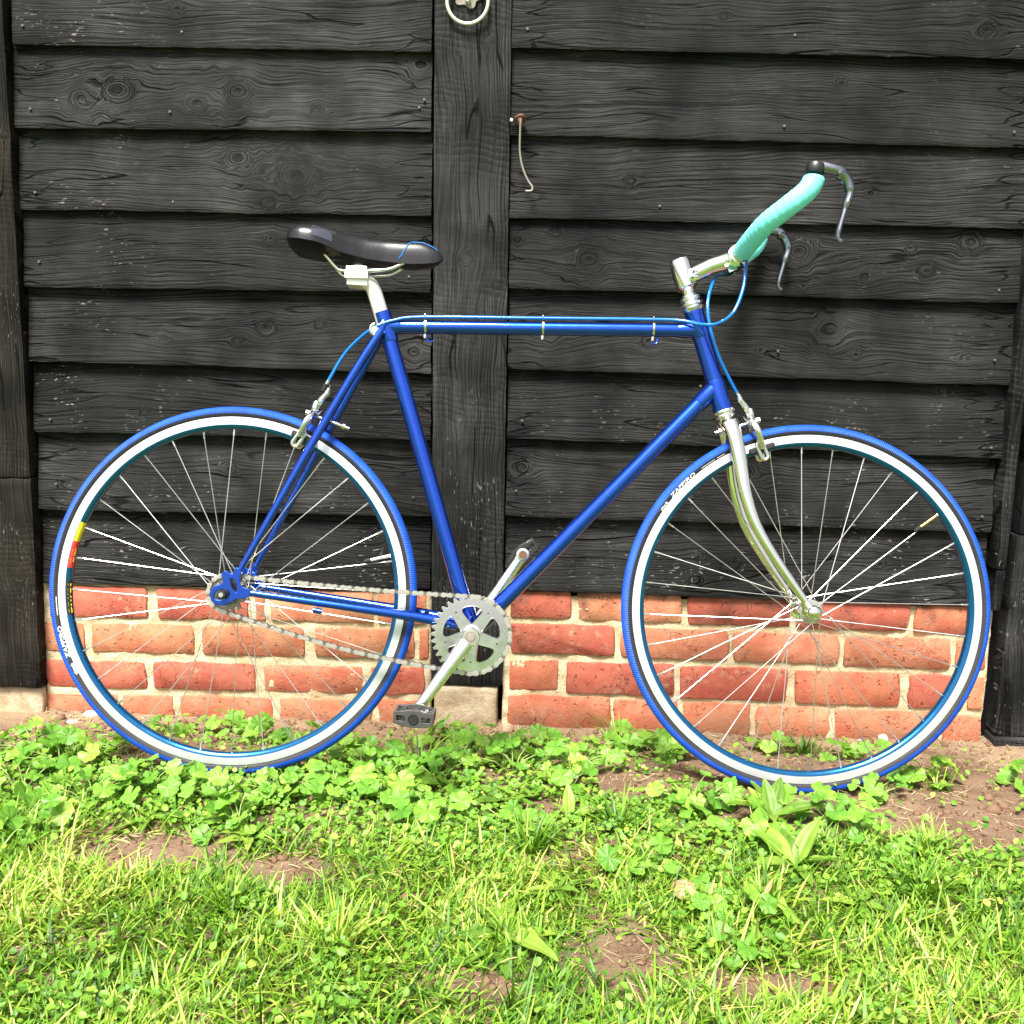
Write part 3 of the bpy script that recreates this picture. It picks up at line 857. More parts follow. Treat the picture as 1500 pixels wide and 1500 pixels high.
# headset, stem
h = MB()
h.lathe(HT_, hd, [(0, .0185), (.003, .0205), (.006, .0215), (.0075, .018), (.011, .017), (.012, .0205), (.0155, .0205), (.0165, .0165), (.020, .016), (.021, .0185), (.0265, .0185), (.0275, .014), (.031, .0135)], 28)
h.build('headset', M['alloy'], bike)
h = MB()
h.lathe(HB_, -hd, [(0, .0185), (.003, .0205), (.006, .0200), (.007, .0175), (.010, .0185), (.013, .0185), (.016, .016)], 28)
h.build('headset', M['alloy'], bike)
st = MB()
Q0 = HT_ + hd * .028
Q1 = B(803, 598)
st.cyl(Q0, Q1, .0111, 24)
st.sweep([Q1 - hd * .026, Q1 - hd * .020, Q1 + hd * .024, Q1 + hd * .031], [.0135, .0195, .0205, .0185], 24)
st.sweep([B(802, 594), B(818, 601), B(850, 618), B(888, 631)], [.0165, .0155, .0152, .0165], 20)
st.cyl(B(897, 634, -24), B(897, 634, 24), .0205, 28)
st.lathe(B(815, 597, -13), (0, -1, 0), [(0, .013), (.004, .0125), (.006, .010)], 20)
st.box(B(886, 612, 0), (.008, .020, .006), Matrix.Rotation(R(-25), 3, 'Y'))
so_ = st.build('stem', M['chrome'], bike)
for a_ in (-5, 6):
    c = MB(); c.lathe(B(816 + a_ * .1, 597 + a_, -19), (0, -1, 0), [(0, .0022), (.0010, .0022), (.0011, .001)], 10); c.build('bolt', M['black'], so_)
# bars
bar_pts = lambda s: [B(897, 634, s * 20), B(898, 634, s * 45), B(903, 643, s * 95), B(916, 659, s * 143), B(944, 680, s * 176), B(968, 700, s * 188), B(978, 716, s * 190), B(981, 733, s * 190)]
for s in (-1, 1):
    hb_ = MB()
    hb_.sweep(spline([B(897, 634, 0)] + bar_pts(s)[:3], 5), .0128, 18)
    hb_.lathe(B(897, 634, s * 25), (0, s, 0), [(0, .0165), (.010, .0165), (.0105, .014), (.013, .014)], 24)
    hb = hb_.build('handlebar', M['chrome'] if s < 0 else M['alloy'], bike)
    sp_ = spline(bar_pts(s)[1:], 14)
    L_ = [0]
    for a_, b_ in zip(sp_, sp_[1:]): L_.append(L_[-1] + (b_ - a_).length)
    N_ = 220; tot = L_[-1]; pp = []; i = 0
    for k in range(N_):
        t_ = .004 + (tot - .014) * k / (N_ - 1)
        while i < len(L_) - 2 and L_[i + 1] < t_: i += 1
        pp.append(sp_[i].lerp(sp_[i + 1], (t_ - L_[i]) / (L_[i + 1] - L_[i])))
    tb = MB(); seg_n = 22
    turns = 17
    tb.sweep(pp, .0172, seg_n)
    vv = []; tr = []
    for idx, p in enumerate(tb.v):
        k = min(N_ - 1, idx // seg_n); an = (idx % seg_n) / seg_n
        tt = k / (N_ - 1) * turns + an
        fr_ = tt % 1.0
        c_ = pp[k]
        r_ = 1 + .030 * fr_ + .02 * noise.noise((k * .12, an * 5, s))
        if k < 2 or k > N_ - 3: r_ *= .93
        vv.append(tuple(c_ + (Vector(p) - c_) * r_)); tr.append(tt + (0))
    tb.v = vv
    to = tb.build('bar_tape', M['tape'], bike, sharp=70)
    to.data.attributes.new('turn', 'FLOAT', 'POINT').data.foreach_set('value', tr[:len(to.data.vertices)])
    # bar-end brake lever
    lv = MB()
    W_ = s * 190
    ax_ = (B(982, 742) - B(980, 728)).normalized()
    lv.lathe(B(980, 729, W_), ax_, [(0, .0135), (.003, .0150), (.014, .0150), (.0165, .0135), (.018, .009)], 24)
    lo = lv.build('brake_lever', M['black'], bike)
    lv = MB()
    lv.sweep([B(986, 741, W_), B(996, 740, W_), B(1010, 737.5, W_), B(1022, 735, W_), B(1029, 731, W_)], [.0088, .0098, .0092, .0090, .0062], 14, flat=.95)
    lv.build('lever_body', M['lever'], lo)
    lb = MB()
    lb.sweep(spline([B(1020, 730, W_), B(1030, 724, W_), B(1037, 711, W_), B(1038, 697, W_), B(1033, 680, W_), B(1028, 660, W_), B(1023, 640, W_), B(1022, 626, W_), B(1028, 619, W_)], 4),
             [.0085] * 6 + [.0085] * 5 + [.0070] * 6 + [.0046] * 9 + [.0036] * 3 + [.0036, .0042, .005, .0045][:4], 10, flat=1.25)
    lb.lathe(B(1020, 731, W_ - 9), (0, 1, 0), [(0, .004), (.018, .004)], 10)
    lb.build('lever_blade', M['lever'], lo)

# cables
for nm_, pts_, r_ in (
    ('brake_cable', [B(161, 386, 0), B(185, 430, 0), B(209, 458, -6), B(244, 484, -18), B(281, 500, -14), B(336, 508, -10), B(549, 512.5, -10), B(749, 516.5, -10), B(801, 515, -14), B(829, 507, -30), B(854, 503, -60), B(879, 521, -75), B(898, 566, -60), B(905, 610, -45), B(908, 626, -44)], .0031),
    ('brake_cable', [B(899, 616, 44), B(885, 612, 36), B(862, 600, 12), B(844, 550, -22), B(848, 501, -30), B(866, 455, -20), B(886, 420, -10), B(907, 388, 0)], .0031)):
    c = MB(); c.sweep(spline(pts_, 10), r_, 10)
    co = c.build(nm_, M['cable'], bike)
    e = pts_[0] if nm_ == 'brake_cable' and pts_[0].x < .3 else pts_[-1]
    d2 = (pts_[0] - pts_[1]).normalized() if e == pts_[0] else (pts_[-1] - pts_[-2]).normalized()
    c = MB(); c.cyl(e - d2 * .003, e + d2 * .004, .0036, 10); c.sweep([e + d2 * .004, e + d2 * .018], [.0050, .0044], 10, mi=1)
    c.build('ferrule', [M['alloy'], M['black']], co)

# saddle
def lerp_tab(t, x):
    for (a, b), (c_, d) in zip(t, t[1:]):
        if x <= c_: return b + (d - b) * (x - a) / (c_ - a)
    return t[-1][1]
top_t = [(84, 640), (90, 653), (100, 659), (120, 663), (153, 661), (190, 654), (234, 646), (290, 644), (327, 643), (345, 636), (358, 627), (364, 619)]
bot_t = [(84, 634), (100, 631), (150, 624), (190, 612), (230, 606), (270, 603), (310, 601), (345, 604), (358, 609), (364, 614)]
wid_t = [(84, 22), (88, 44), (96, 60), (112, 70), (140, 70), (165, 58), (190, 42), (220, 30), (260, 22), (310, 19), (345, 16), (358, 11), (364, 4)]
stn = [84, 86, 90, 96, 104] + list(range(114, 346, 8)) + [348, 353, 357, 361, 364]
vs, fs = [], []
NS = 25
for u in stn:
    tp, bt, wd = lerp_tab(top_t, u), lerp_tab(bot_t, u), lerp_tab(wid_t, u)
    for k in range(NS):
        an = math.pi * k / (NS - 1)
        cx_ = -math.cos(an); sy_ = math.sin(an)
        x_ = math.copysign(abs(cx_) ** .62, cx_) * wd
        z_ = bt + (tp - bt) * (sy_ ** .62)
        z_ -= 5.5 * math.exp(-(x_ / 9) ** 2) * max(0, 1 - ((u - 190) / 120) ** 2)        # relief channel
        vs.append(B(u, z_, x_))
n = len(stn)
for i in range(n - 1):
    for k in range(NS - 1):
        fs.append((i * NS + k, i * NS + k + 1, (i + 1) * NS + k + 1, (i + 1) * NS + k))
# inner lip and underside
b0 = len(vs)
for u in stn:
    bt, wd, tp = lerp_tab(bot_t, u), lerp_tab(wid_t, u), lerp_tab(top_t, u)
    for x_ in (-wd + 3, -wd * .6, 0, wd * .6, wd - 3):
        vs.append(B(min(max(u, 88), 360), bt + (1.5 if abs(x_) > wd * .7 else -12) * min(1, wd / 60), x_))
for i in range(n - 1):
    fs.append((i * NS, (i + 1) * NS, b0 + (i + 1) * 5, b0 + i * 5))
    fs.append((i * NS + NS - 1, b0 + i * 5 + 4, b0 + (i + 1) * 5 + 4, (i + 1) * NS + NS - 1))
    for k in range(4): fs.append((b0 + i * 5 + k, b0 + (i + 1) * 5 + k, b0 + (i + 1) * 5 + k + 1, b0 + i * 5 + k + 1))
q = MB(); q.add(vs, fs)
sad = q.build('saddle', M['saddle'], bike, sharp=60)
def sad_pt(u, k, off=.0006):
    """point on the saddle skin; k is 0..1 from the near bottom edge over the top to the far edge"""
    tp, bt, wd = lerp_tab(top_t, u), lerp_tab(bot_t, u), lerp_tab(wid_t, u)
    an = math.pi * k; cx_ = -math.cos(an)
    x_ = math.copysign(abs(cx_) ** .62, cx_) * wd; z_ = bt + (tp - bt) * (math.sin(an) ** .62)
    nrm = Vector((0, cx_, math.sin(an))).normalized()
    return B(u, z_, x_) + nrm * off
c = MB()
c.sweep([sad_pt(286 + 22 * (k / 14) ** .6, .02 + .40 * k / 14, .0004) for k in range(15)] + [sad_pt(308 + 46 * k / 12, .42 + .02 * k / 12, .0004) for k in range(1, 13)], .0011, 6)
c.build('piping', M['cable'], sad)
c = MB()
for u in (114, 224, 238):
    c.sweep([sad_pt(u + 4 * math.sin(k * .2), .02 + .9 * k / 20, .0000) for k in range(21)], .0006, 5)
c.build('seam', M['rubber'], sad)
def patch(name, u0, u1, k0, k1, mat, off=.0006):
    c = MB(); a_, b_ = 5, 5
    c.add([sad_pt(u0 + (u1 - u0) * i / a_, k0 + (k1 - k0) * j / b_, off) for i in range(a_ + 1) for j in range(b_ + 1)],
          [(i * (b_ + 1) + j, i * (b_ + 1) + j + 1, (i + 1) * (b_ + 1) + j + 1, (i + 1) * (b_ + 1) + j) for i in range(a_) for j in range(b_)])
    return c.build(name, mat, sad)
M['gloss'] = simple('glossy_side_panel', (.03, .032, .045), .08, 0, .8, 1.0)
patch('side_panel', 137, 171, .035, .22, M['gloss'])
patch('side_patch', 137, 145, .17, .24, M['rubber'], .0010)
patch('side_patch', 168, 176, .14, .22, M['rubber'], .0010)
for s in (-1, 1):
    c = MB()
    c.sweep(spline([B(132, 634, s * 34), B(146, 622, s * 30), B(172, 592, s * 23), B(190, 584, s * 22), B(250, 587, s * 22), B(272, 591, s * 20), B(292, 602, s * 14), B(312, 612, s * 10)], 6), .0035, 10)
    c.build('saddle_rail', M['satin'], sad)
# seat post
c = MB()
c.sweep(spline([B(262, 490), B(249, 530), B(240, 555), B(231, 567), B(214, 572)], 5), [.0135] * 16 + [.0138, .0135, .0125, .011, .0105], 22)
sp_o = c.build('seat_post', M['cream'], bike)
c = MB(); c.box(B(212, 566, 0), (.019, .019, .006), Matrix.Rotation(R(2), 3, 'Y')); c.box(B(211, 577, 0), (.021, .026, .006)); c.box(B(211, 588, 0), (.019, .026, .0055)); c.lathe(B(211, 592, 0), (0, 0, 1), [(0, .011), (.008, .011), (.010, .009)], 18)
co = c.build('clamp', M['cream'], sp_o, smooth=False)
mo = co.modifiers.new('bevel', 'BEVEL'); mo.width = .0025; mo.segments = 3

# fork
c = MB()
c.sweep([HB_ - hd * .012, HB_ - hd * .020, HB_ - hd * .034], [.0165, .0175, .0150], 24)
CR = HB_ - hd * .026
c.sweep([CR + Vector((0, -.028, -.004)), CR + Vector((0, -.014, .003)), CR + Vector((0, .014, .003)), CR + Vector((0, .028, -.004))], [.010, .0125, .0125, .010], 16)
for s in (-1, 1):
    P_ = spline([CR + Vector((-.001, s * .026, .002)), B(898, 310, s * 33), B(909, 260, s * 37), B(920, 205, s * 40), B(940, 150, s * 43), B(976, 92, s * 46), B(1030, 18, s * 49)], 6)
    n_ = len(P_)
    c.sweep(P_, [.0150 - .0082 * (i / n_) ** 1.15 for i in range(n_)], 18, flat=.66, up=(0, 1, 0))
    c.sweep([B(1028, 22, s * 49), B(1036, 10, s * 50), B(1044, 1, s * 51), B(1047, -4, s * 51)], [.0062, .0075, .0105, .008], 14, flat=.32, up=(0, 1, 0))
c.build('fork', M['chrome'], bike, sharp=50)

# wheels
def torus_band(prof, seg=160):
    """prof: list of (radius, lateral) -> ring surface"""
    vs, fs = [], []
    for k in range(seg):
        an = 2 * math.pi * k / seg
        for r_, l_ in prof: vs.append((r_ * math.cos(an), l_, r_ * math.sin(an)))
    n = len(prof)
    for k in range(seg):
        k2 = (k + 1) % seg
        for i in range(n - 1): fs.append((k * n + i, k * n + i + 1, k2 * n + i + 1, k2 * n + i))
    return vs, fs
def bent_text(txt, size, r0, ang0, lat, sgn, mat, name, parent, bold=.03, shear=0.0, stretch=1.0, slope=0.0):
    """letters running along an arc of radius r0 on the near side of a wheel"""
    x = text_mesh(txt, size, bold, shear)
    for v in x.vertices:
        r_ = r0 + v.co.y * sgn
        an = ang0 - sgn * v.co.x * stretch / r0
        lt_ = -math.sqrt(max(.0112 ** 2 - (r_ - .3248) ** 2, 1e-8)) - .0005
        v.co = Vector((r_ * math.cos(an), lt_, r_ * math.sin(an)))
    x.update()
    return link(name, x, mat, parent, False)
def make_wheel(cx_, front):
    wh = empty('wheel', B(cx_, 0, 0)); wh.parent = bike
    ph = [math.pi * (1 - 2 * k / 24.) for k in range(25)]
    # tyre
    rc, rs = .3248, .0112
    pr_t = [(rc + rs * math.cos(R(a)), rs * math.sin(R(a))) for a in [k * 11.5 for k in range(-8, 9)]]
    pr_s1 = [(rc + rs * math.cos(R(a)), rs * math.sin(R(a))) for a in (92, 105, 118, 131, 144, 156)] + [(.3145, .0075)]
    pr_s2 = [(a, -b) for a, b in pr_s1]
    mb = MB(); v_, f_ = torus_band(pr_t, 200); mb.add(v_, f_, 0)
    for p_ in (pr_s1, pr_s2): v_, f_ = torus_band(p_, 200); mb.add(v_, f_, 1)
    ty = mb.build('tyre', [M['tread'], M['wall']], wh, sharp=60)
    # rim
    mb = MB()
    for s in (-1, 1):
        v_, f_ = torus_band([(.3165, s * .0075), (.3168, s * .0098), (.3155, s * .0101), (.3032, s * .0101)], 200); mb.add(v_, f_, 0)
        v_, f_ = torus_band([(.3032, s * .0101), (.3018, s * .0099), (.2965, s * .0078), (.2950, s * .0045), (.2948, 0)], 200); mb.add(v_, f_, 1)
    rim = mb.build('rim', [M['track'], M['teal']], wh, sharp=50)
    # hub
    hb_ = MB()
    fo = .034 if front else .030
    fr_ = .021 if front else .024
    prof = [(-fo - .012, .007), (-fo - .010, .010), (-fo - .003, .012), (-fo - .0028, fr_), (-fo - .0008, fr_ + .0012), (-fo + .0014, fr_), (-fo + .0016, .016), (-fo + .010, .0115), (0, .010)]
    prof = prof + [(-a, b) for a, b in reversed(prof[:-1])]
    hb_.lathe((0, 0, 0), (0, 1, 0), prof, 32)
    el_ = .058 if front else .068
    hb_.cyl((0, -el_, 0), (0, el_, 0), .0046, 12)
    ho = hb_.build('hub', M['chrome'], wh)
    for s in (-1, 1):
        nb_ = MB()
        if front:
            nb_.lathe((0, s * .050, 0), (0, s, 0), [(0, .0085), (.003, .0092), (.0032, .013), (.005, .0135), (.009, .0128), (.013, .010), (.015, .0045)], 20)
            nb_.build('axle_nut', M['chrome'], ho)
        else:
            nb_.lathe((0, s * .0645, 0), (0, s, 0), [(0, .0088), (.0016, .0088)], 20, 1)
            nb_.sweep([(0, s * .066, 0), (0, s * .076, 0)], [.0078, .0074], 8, 1)
            nb_.cyl((0, s * .074, 0), (0, s * .080, 0), .0043, 10, 0)
            nb_.build('axle_nut', [M['alloy'], M['black']], ho, smooth=False)
    # spokes: 32, crossed
    N = 32; off = .06 if front else .02
    for k in range(N):
        side = -1 if k % 2 == 0 else 1
        j = k // 2
        ar = 2 * math.pi * k / N + off
        sw = 1 if j % 2 == 0 else -1
        ah = ar + sw * R(66)
        p1 = Vector(((fr_ - .003) * math.cos(ah), side * (fo + (.0018 if sw > 0 else -.0018)), (fr_ - .003) * math.sin(ah)))
        p2 = Vector((.2955 * math.cos(ar), side * .0015, .2955 * math.sin(ar)))
        d = (p2 - p1).normalized()
        mb = MB(); mb.sweep([p1, p2], .00085, 6)
        mb.sweep([p2 - d * .013, p2 + d * .001], [.0017, .0019], 7)
        mb.build('spoke', M['spoke'], wh)
    return wh, ty, rim
for cx_, front in ((0, False), (1044.3, True)):
    wh, ty, rim = make_wheel(cx_, front)
    lat_, sl_ = -.0122, .0
    def side_text(txt, size, a0, mat, st=1.0, sgn=1, nm='lettering', lat=-.0114, r0=.3160):
        return bent_text(txt, size, r0, R(a0), lat, sgn, mat, nm, ty, .03, .15, st)
    if front:
        side_text('ZAFFIRO', .0086, 142.0, M['white'], 1.75, r0=.3176)
        side_text('vittoria', .0078, 147.6, M['white'], .85, r0=.3176)
        side_text('|', .0075, 148.6, M['red'], 2.0, r0=.3176)
        side_text('\u2013\u2013\u2013', .0090, 128.6, M['white'], 2.0, r0=.3176)
        side_text('\u2013\u2013', .0090, 122.6, M['white'], 1.6, r0=.3176)
        va = R(37.5)
    else:
        side_text('ZAFFIRO', .0086, 204.0, M['white'], 1.75, r0=.3176)
        side_text('vittoria', .0078, 210.0, M['white'], .95, r0=.3176)
        side_text('\u2013\u2013\u2013\u2013', .0090, 189.6, M['white'], 1.8, r0=.3176)
        # rim stickers on the inner face
        def sticker(a0, a1, mat, nm='rim_sticker', off=0.0):
            mb = MB(); n_ = 20; vs_ = []
            for k in range(n_ + 1):
                an = R(a0 + (a1 - a0) * k / n_)
                for r_, l_ in ((.3018, -.0106), (.2999, -.0104), (.2962, -.0083), (.2946, -.0048), (.2943, .0)):
                    vs_.append(((r_ - off) * math.cos(an), l_ - off, (r_ - off) * math.sin(an)))
            mb.add(vs_, [(k * 5 + i, k * 5 + i + 1, (k + 1) * 5 + i + 1, (k + 1) * 5 + i) for k in range(n_) for i in range(4)])
            return mb.build(nm, mat, rim)
        sticker(157, 164, M['yellow']); sticker(164, 173.5, M['red']); sticker(178, 190, M['black'])
        x = text_mesh('CXP', .0095, .05)
        def rimtext(txt, size, a0, mat, st):
            x = text_mesh(txt, size, .05)
            for v in x.vertices:
                an = R(a0) + v.co.x * st / .297
                k = v.co.y / size
                r_ = .2946 + .0055 * k; l_ = -.0060 - .0052 * k
                v.co = Vector((r_ * math.cos(an), l_, r_ * math.sin(an)))
            return link('sticker_lettering', x, mat, rim, False)
        rimtext('CXP', .0090, 166.0, M['yellow'], 1.9)
        rimtext('MAVIC', .0095, 179.0, M['yellow'], 1.9)
        va = R(14.5)
    mb = MB()
    a_ = Vector((math.cos(va), 0, math.sin(va)))
    mb.sweep([a_ * .297, a_ * .293], [.0042, .0042], 10, 0)
    mb.sweep([a_ * .294, a_ * .258], [.0030, .0030], 10, 1)
    mb.sweep([a_ * .258, a_ * .2575, a_ * .250, a_ * .244], [.0030, .0042, .0042, .0018], 10, 2)
    mb.build('valve', [M['alloy'], M['brass'] if front else M['cream'], M['rubber']], wh)

# drivetrain (chain line on the near side)
CL = -43.0
def gear(r_root, r_tip, n, holes, thick, name, mat, loc, parent, spin=0.0):
    ol = []
    for k in range(n):
        a0 = 2 * math.pi * k / n + spin; da = 2 * math.pi / n
        for fr_, r_ in ((-.42, r_root), (-.27, r_root + (r_tip - r_root) * .35), (-.10, r_tip), (.10, r_tip), (.27, r_root + (r_tip - r_root) * .35), (.42, r_root)):
            a = a0 + fr_ * da; ol.append((r_ * math.cos(a), r_ * math.sin(a)))
    x = plate_mesh(name, [ol] + holes, thick, .0004)
    o = link(name, x, mat, parent); x.set_sharp_from_angle(angle=R(30))
    o.rotation_euler = (R(90), 0, 0); o.location = loc
    return o
def rtri(a, r0=.021, r1=.0565, h0=.11, h1=.40):
    """rounded triangular window pointing at the centre"""
    pts = []
    cs = [(a + h0, r0 + .003), (a + h1, r1 - .006), (a + h1 - .10, r1), (a, r1 + .0015), (a - h1 + .10, r1), (a - h1, r1 - .006), (a - h0, r0 + .003), (a, r0)]
    P3 = [Vector((r_ * math.cos(t_), r_ * math.sin(t_), 0)) for t_, r_ in cs]
    out = []
    n = len(P3)
    for i in range(n):
        for k in range(4):
            t = k / 4; A_, B_, C_, D_ = P3[i - 1], P3[i], P3[(i + 1) % n], P3[(i + 2) % n]
            q = .5 * ((2 * B_) + (C_ - A_) * t + (2 * A_ - 5 * B_ + 4 * C_ - D_) * t * t + (3 * B_ - A_ - 3 * C_ + D_) * t ** 3)
            out.append((q.x, q.y))
    return out
NT_ = 34
r40 = .0127 / (2 * math.sin(math.pi / NT_))
holes = [rtri(R(90 + 72 * k), .0205, .0500, .13, .40) for k in range(5)] + [circ(.0485 * math.cos(R(54 + 72 * k)), .0485 * math.sin(R(54 + 72 * k)), .0020, 10) for k in range(5)]
bbn = B(439, -61, CL)
SCL = .0735 / r40
cring = gear(r40 - .0045, r40 + .0035, NT_, holes, .0032, 'chainring', M['satin'], bbn, bike)
cring.scale = (1, 1, 1)
# raised lip round each window
for k in range(5):
    ww = rtri(R(90 + 72 * k), .0200, .0505, .135, .41)
    c = MB(); c.sweep([(x_, y_, .0018) for x_, y_ in ww], .0010, 6, closed=True)
    lo = c.build('window_lip', M['chrome'], cring)
c = MB(); c.lathe((0, 0, -.003), (0, 0, 1), [(0, .0165), (.006, .0165), (.008, .0155), (.0085, .010)], 28); c.build('spider', M['alloy'], cring)
NC = 16; r16 = .0127 / (2 * math.sin(math.pi / NC))
cog = gear(r16 - .004, r16 + .0035, NC, [circ(0, 0, .017, 24)] + [circ(.0225 * math.cos(R(45 * k)), .0225 * math.sin(R(45 * k)), .0018, 8) for k in range(8)], .003, 'cog', M['steel'], B(0, 0, CL), bike)
c = MB(); c.lathe((0, 0, -.010), (0, 0, 1), [(0, .0175), (.010, .0175), (.012, .0165), (.0125, .009)], 24); c.build('lock_ring', M['steel'], cog)
# chain path
c1, c2 = Vector((0, 0)), Vector((.439, -.061))
dv = c2 - c1; D = dv.length; base = math.atan2(dv.y, dv.x)
beta = math.asin((r40 - r16) / D)
a_up = base + math.pi / 2 + beta
a_lo = base - math.pi / 2 - beta
T1, T2 = c1 + Vector((math.cos(a_up), math.sin(a_up))) * r16, c2 + Vector((math.cos(a_up), math.sin(a_up))) * r40
T3, T4 = c2 + Vector((math.cos(a_lo), math.sin(a_lo))) * r40, c1 + Vector((math.cos(a_lo), math.sin(a_lo))) * r16
path = []
for k in range(40): path.append(T1.lerp(T2, k / 40) + Vector((0, -.004 * math.sin(math.pi * k / 40))))
for k in range(60):
    a = a_up + ((a_lo - a_up) % (2 * math.pi) - 2 * math.pi) * k / 60; path.append(c2 + Vector((math.cos(a), math.sin(a))) * r40)
for k in range(40): path.append(T3.lerp(T4, k / 40) + Vector((0, -.012 * math.sin(math.pi * k / 40))))
for k in range(30):
    a = a_lo - ((a_lo - a_up) % (2 * math.pi)) * k / 30; path.append(c1 + Vector((math.cos(a), math.sin(a))) * r16)
path.append(path[0])
L_ = [0]
for a_, b_ in zip(path, path[1:]): L_.append(L_[-1] + (b_ - a_).length)
nl = int(round(L_[-1] / .0127)); nl -= nl % 2
pins = []; i = 0
for k in range(nl):
    t_ = L_[-1] * k / nl
    while L_[i + 1] < t_: i += 1
    pins.append(path[i].lerp(path[i + 1], (t_ - L_[i]) / (L_[i + 1] - L_[i])))
chain = empty('chain', B(0, 0, CL)); chain.parent = bike
def link_mesh(name, outer):
    mb = MB(); y = .0042 if outer else .0030
    P_ = .0127; ol = []
    for k in range(9):
        a = math.pi / 2 + math.pi * k / 8; ol.append((.0042 * math.cos(a), .0042 * math.sin(a)))
    ol += [(P_ * .5, -.0026)]
    for k in range(9):
        a = -math.pi / 2 + math.pi * k / 8; ol.append((P_ + .0042 * math.cos(a), .0042 * math.sin(a)))
    ol += [(P_ * .5, .0026)]
    n = len(ol)
    for s in (-1, 1):
        vs_ = [(a, s * y, b) for a, b in ol] + [(a, s * (y + .0011), b) for a, b in ol]
        mb.add(vs_, [tuple(range(n)), tuple(n + i for i in reversed(range(n)))] + [(i, (i + 1) % n, n + (i + 1) % n, n + i) for i in range(n)])
    if outer:
        for x_ in (0, P_): mb.cyl((x_, -.0060, 0), (x_, .0060, 0), .0018, 8)
    else:
        for x_ in (0, P_): mb.cyl((x_, -.0030, 0), (x_, .0030, 0), .0038, 8)
    o = mb.build(name, M['steel2'] if outer else M['steel'], chain, smooth=False)
    return o
M['steel2'] = simple('bright_link_plate', (.50, .47, .43), .34, .8, .5)
protos = [link_mesh('chain_link', True), link_mesh('chain_link', False)]
for k in range(nl):
    a_, b_ = pins[k], pins[(k + 1) % nl]
    o = protos[k % 2] if k < 2 else protos[k % 2].copy()
    if k >= 2: COL.objects.link(o)
    o.parent = chain
    d = b_ - a_
    o.location = (a_.x, 0, a_.y); o.rotation_euler = (0, -math.atan2(d.y, d.x), 0)

# cranks and pedals
cen = B(439, -61, -62)
c = MB()
endn = B(351, -189, -84)
c.sweep([cen + Vector((0, .004, 0)), cen.lerp(endn, .16), cen.lerp(endn, .5), cen.lerp(endn, .9), endn, endn + (endn - cen).normalized() * .008], [.0150, .0135, .0115, .0098, .0115, .006], 16, flat=.55, up=(0, 1, 0))
c.lathe(B(439, -61, -46), (0, -1, 0), [(0, .0165), (.014, .0165), (.020, .0160), (.022, .0145)], 28)
ca = c.build('crank_arm', M['alloy'], bike, sharp=50)
c = MB(); c.lathe(B(439, -61, -68), (0, -1, 0), [(0, .0120), (.0012, .0115), (.0014, .0085), (.0005, .0080), (.0022, .0070), (.0024, .0035)], 20); c.build('axle_bolt', M['rod'], ca)
cenf = B(439, -61, 62); endf = B(527, 79, 84)
c = MB()
c.sweep([cenf, cenf.lerp(endf, .16), cenf.lerp(endf, .5), cenf.lerp(endf, .9), endf, endf + (endf - cenf).normalized() * .009], [.0150, .0135, .0115, .0100, .0125, .007], 16, flat=.55, up=(0, 1, 0))
c.lathe(endf + Vector((0, .008, 0)), (0, -1, 0), [(0, .0125), (.016, .0125), (.0165, .0085)], 22)
c.lathe(cenf + Vector((0, .008, 0)), (0, -1, 0), [(0, .018), (.03, .018)], 24)
cb2 = c.build('crank_arm', M['alloy'], bike, sharp=50)
c = MB(); c.lathe(endf + Vector((0, -.0087, 0)), (0, -1, 0), [(0, .0078), (.0006, .0075)], 16); c.build('pedal_eye', M['rust'], cb2)
